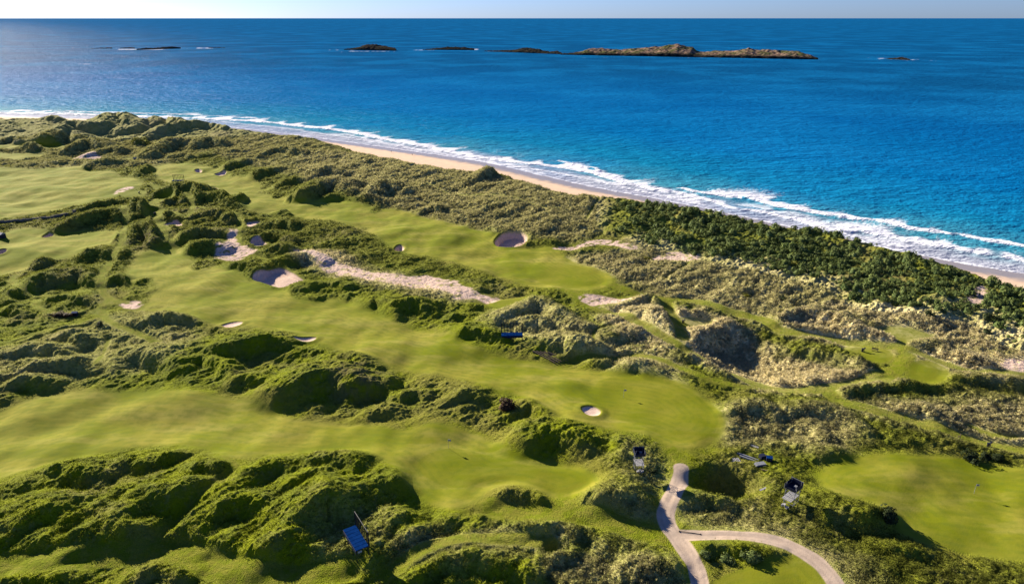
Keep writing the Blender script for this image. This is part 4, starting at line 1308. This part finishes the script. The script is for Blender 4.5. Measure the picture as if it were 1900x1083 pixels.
# separate shrubs
for i, (u, v, wpx, hk, mt, lab, cat) in enumerate((
    (258, 268, 34, .62, M_RIM, 'large round lime green bush standing alone under the far dunes', 'bush'),
    (1198, 480, 17, .5, M_GORSE, 'bright yellow gorse bush beside the bare sand patch', 'gorse'),
    (1208, 483, 12, .45, M_GORSE, 'smaller yellow gorse bush touching the bare sand patch', 'gorse'),
    (1470, 494, 19, .8, M_GORSE, 'yellow green gorse bush against the dark thicket edge', 'gorse'),
    (1722, 584, 20, .75, M_DARK, 'dark olive bush below the thicket above the upper flat tee', 'bush'),
    (1832, 592, 22, .7, M_DARK, 'dark olive bush beside the sandy gap in the thicket', 'bush'),
    (1830, 616, 18, .6, M_DARK, 'dark olive bush below the sandy gap', 'bush'),
    (1383, 550, 16, .6, M_GORSE, 'dull yellow bush on the mid slope, the left of two', 'bush'),
    (1452, 553, 14, .6, M_DARK, 'dark bush on the mid slope, the right of two', 'bush'),
    (941, 756, 40, .75, M_RUST, 'dark reddish gorse bush on the mound below the middle fairway', 'gorse'),
    (110, 586, 26, .5, M_RUST, 'rusty red bush at the left end of the low thicket', 'bush'),
    (128, 586, 22, .5, M_RUST, 'rusty red bush next to the tiny white topped hut', 'bush'),
    (184, 602, 16, .6, M_DARK, 'small dark bush by the winding track on the left', 'bush'),
    (1802, 852, 28, .9, M_DARK, 'dark bush on the upper edge of the corner green, the left of three', 'bush'),
    (1830, 850, 24, .9, M_DARK, 'dark bush on the upper edge of the corner green, the middle of three', 'bush'),
    (1850, 850, 22, .9, M_DARK, 'dark bush on the upper edge of the corner green, the right of three', 'bush'),
    (1648, 962, 42, .8, M_DARK, 'large dark bush added to stand for a shadowy blob on the left rim of the corner green', 'bush'),  # added bush, its dark leaves stand in for a blob of shadow
    (1345, 1040, 36, .6, M_BUCK, 'low green bush on the mound inside the fork of the paved path', 'bush'),
    (1395, 1036, 40, .6, M_BUCK, 'wide green bush on the right of the mound inside the path fork', 'bush'),
    (1310, 1030, 26, .6, M_BUCK, 'small green bush at the tip of the path fork', 'bush'),
    (1212, 874, 16, .5, M_DARK, 'dark bush between the scaffold tower and the paved path end', 'bush'),
    (1228, 868, 13, .5, M_BUCK, 'small green bush above the paved path end', 'bush'))):
    x, y, z = place(u, v); dep = y * cp - (z - CZ) * sp; r = wpx / FPX * dep / 2
    o = shrub('gorse_bush' if cat == 'gorse' else 'bush', mt, r, 900, .085, 100 + i); o.location = (x, y, z - .1 * r); o.scale = (1, 1, hk * 1.2); o.rotation_euler = (0, 0, i * 1.3)
    tag(o, lab, cat, 'bushes standing among the dunes')
# the thicket on the coastal dune
cand = np.argwhere((d_thick < 3) & (-d_crest < 9))
uu_, vv_, dd_ = to_px(X[cand[:, 0], cand[:, 1]], Y[cand[:, 0], cand[:, 1]], Z[cand[:, 0], cand[:, 1]])
wgt = dd_ ** 2 / np.gradient(yrow)[cand[:, 0]].__abs__() * 0 + np.abs(np.gradient(yrow))[cand[:, 0]] * dd_
wgt = wgt * sstep(0, -5, d_thick[cand[:, 0], cand[:, 1]]) * (.1 + .9 * sstep(-.35, .05, fbm(X[cand[:, 0], cand[:, 1]] / 14, Y[cand[:, 0], cand[:, 1]] / 14, 2, 95))); wgt /= wgt.sum()
dens = sstep(3, -12, d_thick[cand[:, 0], cand[:, 1]] + jit[cand[:, 0], cand[:, 1]] * 3) * sstep(-.42, -.1, fbm(X[cand[:, 0], cand[:, 1]] / 9, Y[cand[:, 0], cand[:, 1]] / 9, 2, 97)) * (d_sand[cand[:, 0], cand[:, 1]] > .8) * sstep(38, 85, X[cand[:, 0], cand[:, 1]])
pick = rng.choice(len(cand), 9000, replace=False, p=wgt)
got = []; cells = {}
for i in pick:
    a, b = cand[i]; x, y = float(X[a, b]), float(Y[a, b]); R_ = .6 + 1.9 * random.random() ** 2.4
    if random.random() > dens[i]: continue
    ck = (int(x // 3), int(y // 3))
    if any(math.hypot(x - q[0], y - q[1]) < .62 * (R_ + q[3]) for ii in (-1, 0, 1) for jj in (-1, 0, 1) for q in cells.get((ck[0] + ii, ck[1] + jj), ())): continue
    q = (x, y, float(Z[a, b]), R_, math.hypot(x, y)); cells.setdefault(ck, []).append(q); got.append(q)
uu_, vv_, dd_ = to_px(np.array([q[0] for q in got]), np.array([q[1] for q in got]), np.array([q[2] for q in got]))
shown = (uu_ < 1900)
order = sorted(range(len(got)), key=lambda i: -(got[i][3] / got[i][4]) * (1 if shown[i] else .2))
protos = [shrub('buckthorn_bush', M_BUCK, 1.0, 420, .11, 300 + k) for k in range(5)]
rest = []
for n_, i in enumerate(order):
    x, y, z, R_, _ = got[i]
    if n_ < 300:
        o = protos[n_] if n_ < 5 else protos[n_ % 5].copy()
        if n_ >= 5: COL.objects.link(o)
        o.location = (x, y, z - .15 * R_); o.scale = (R_, R_, R_ * random.uniform(1.0, 1.35)); o.rotation_euler = (0, 0, random.random() * 6.28)
        tag(o, 'dark green sea buckthorn bush in the dense thicket on the coastal dune', 'bush', 'sea buckthorn bushes in the thicket')
    else: rest.append(got[i])
VV, TT, NNs = [], [], []
arr = [bush_arrays(1.0, 230, .15, 400 + k) for k in range(5)]
for k, (x, y, z, R_, _) in enumerate(rest):
    V, t, N = arr[k % 5]; a = random.random() * 6.28; ca, sa = math.cos(a), math.sin(a); M = np.array([[ca, sa, 0], [-sa, ca, 0], [0, 0, 1]])
    VV.append((V @ M) * R_ * np.array([1, 1, 1.15]) + (x, y, z - .15 * R_)); TT.append(t); NNs.append(N @ M)
V = np.concatenate(VV)
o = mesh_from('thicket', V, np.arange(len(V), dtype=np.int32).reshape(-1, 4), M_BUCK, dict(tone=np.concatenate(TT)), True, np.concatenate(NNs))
tag(o, 'dense dark green sea buckthorn covering the seaward side of the coastal dune', 'thicket', None, 'stuff')
print('bushes', len(got))
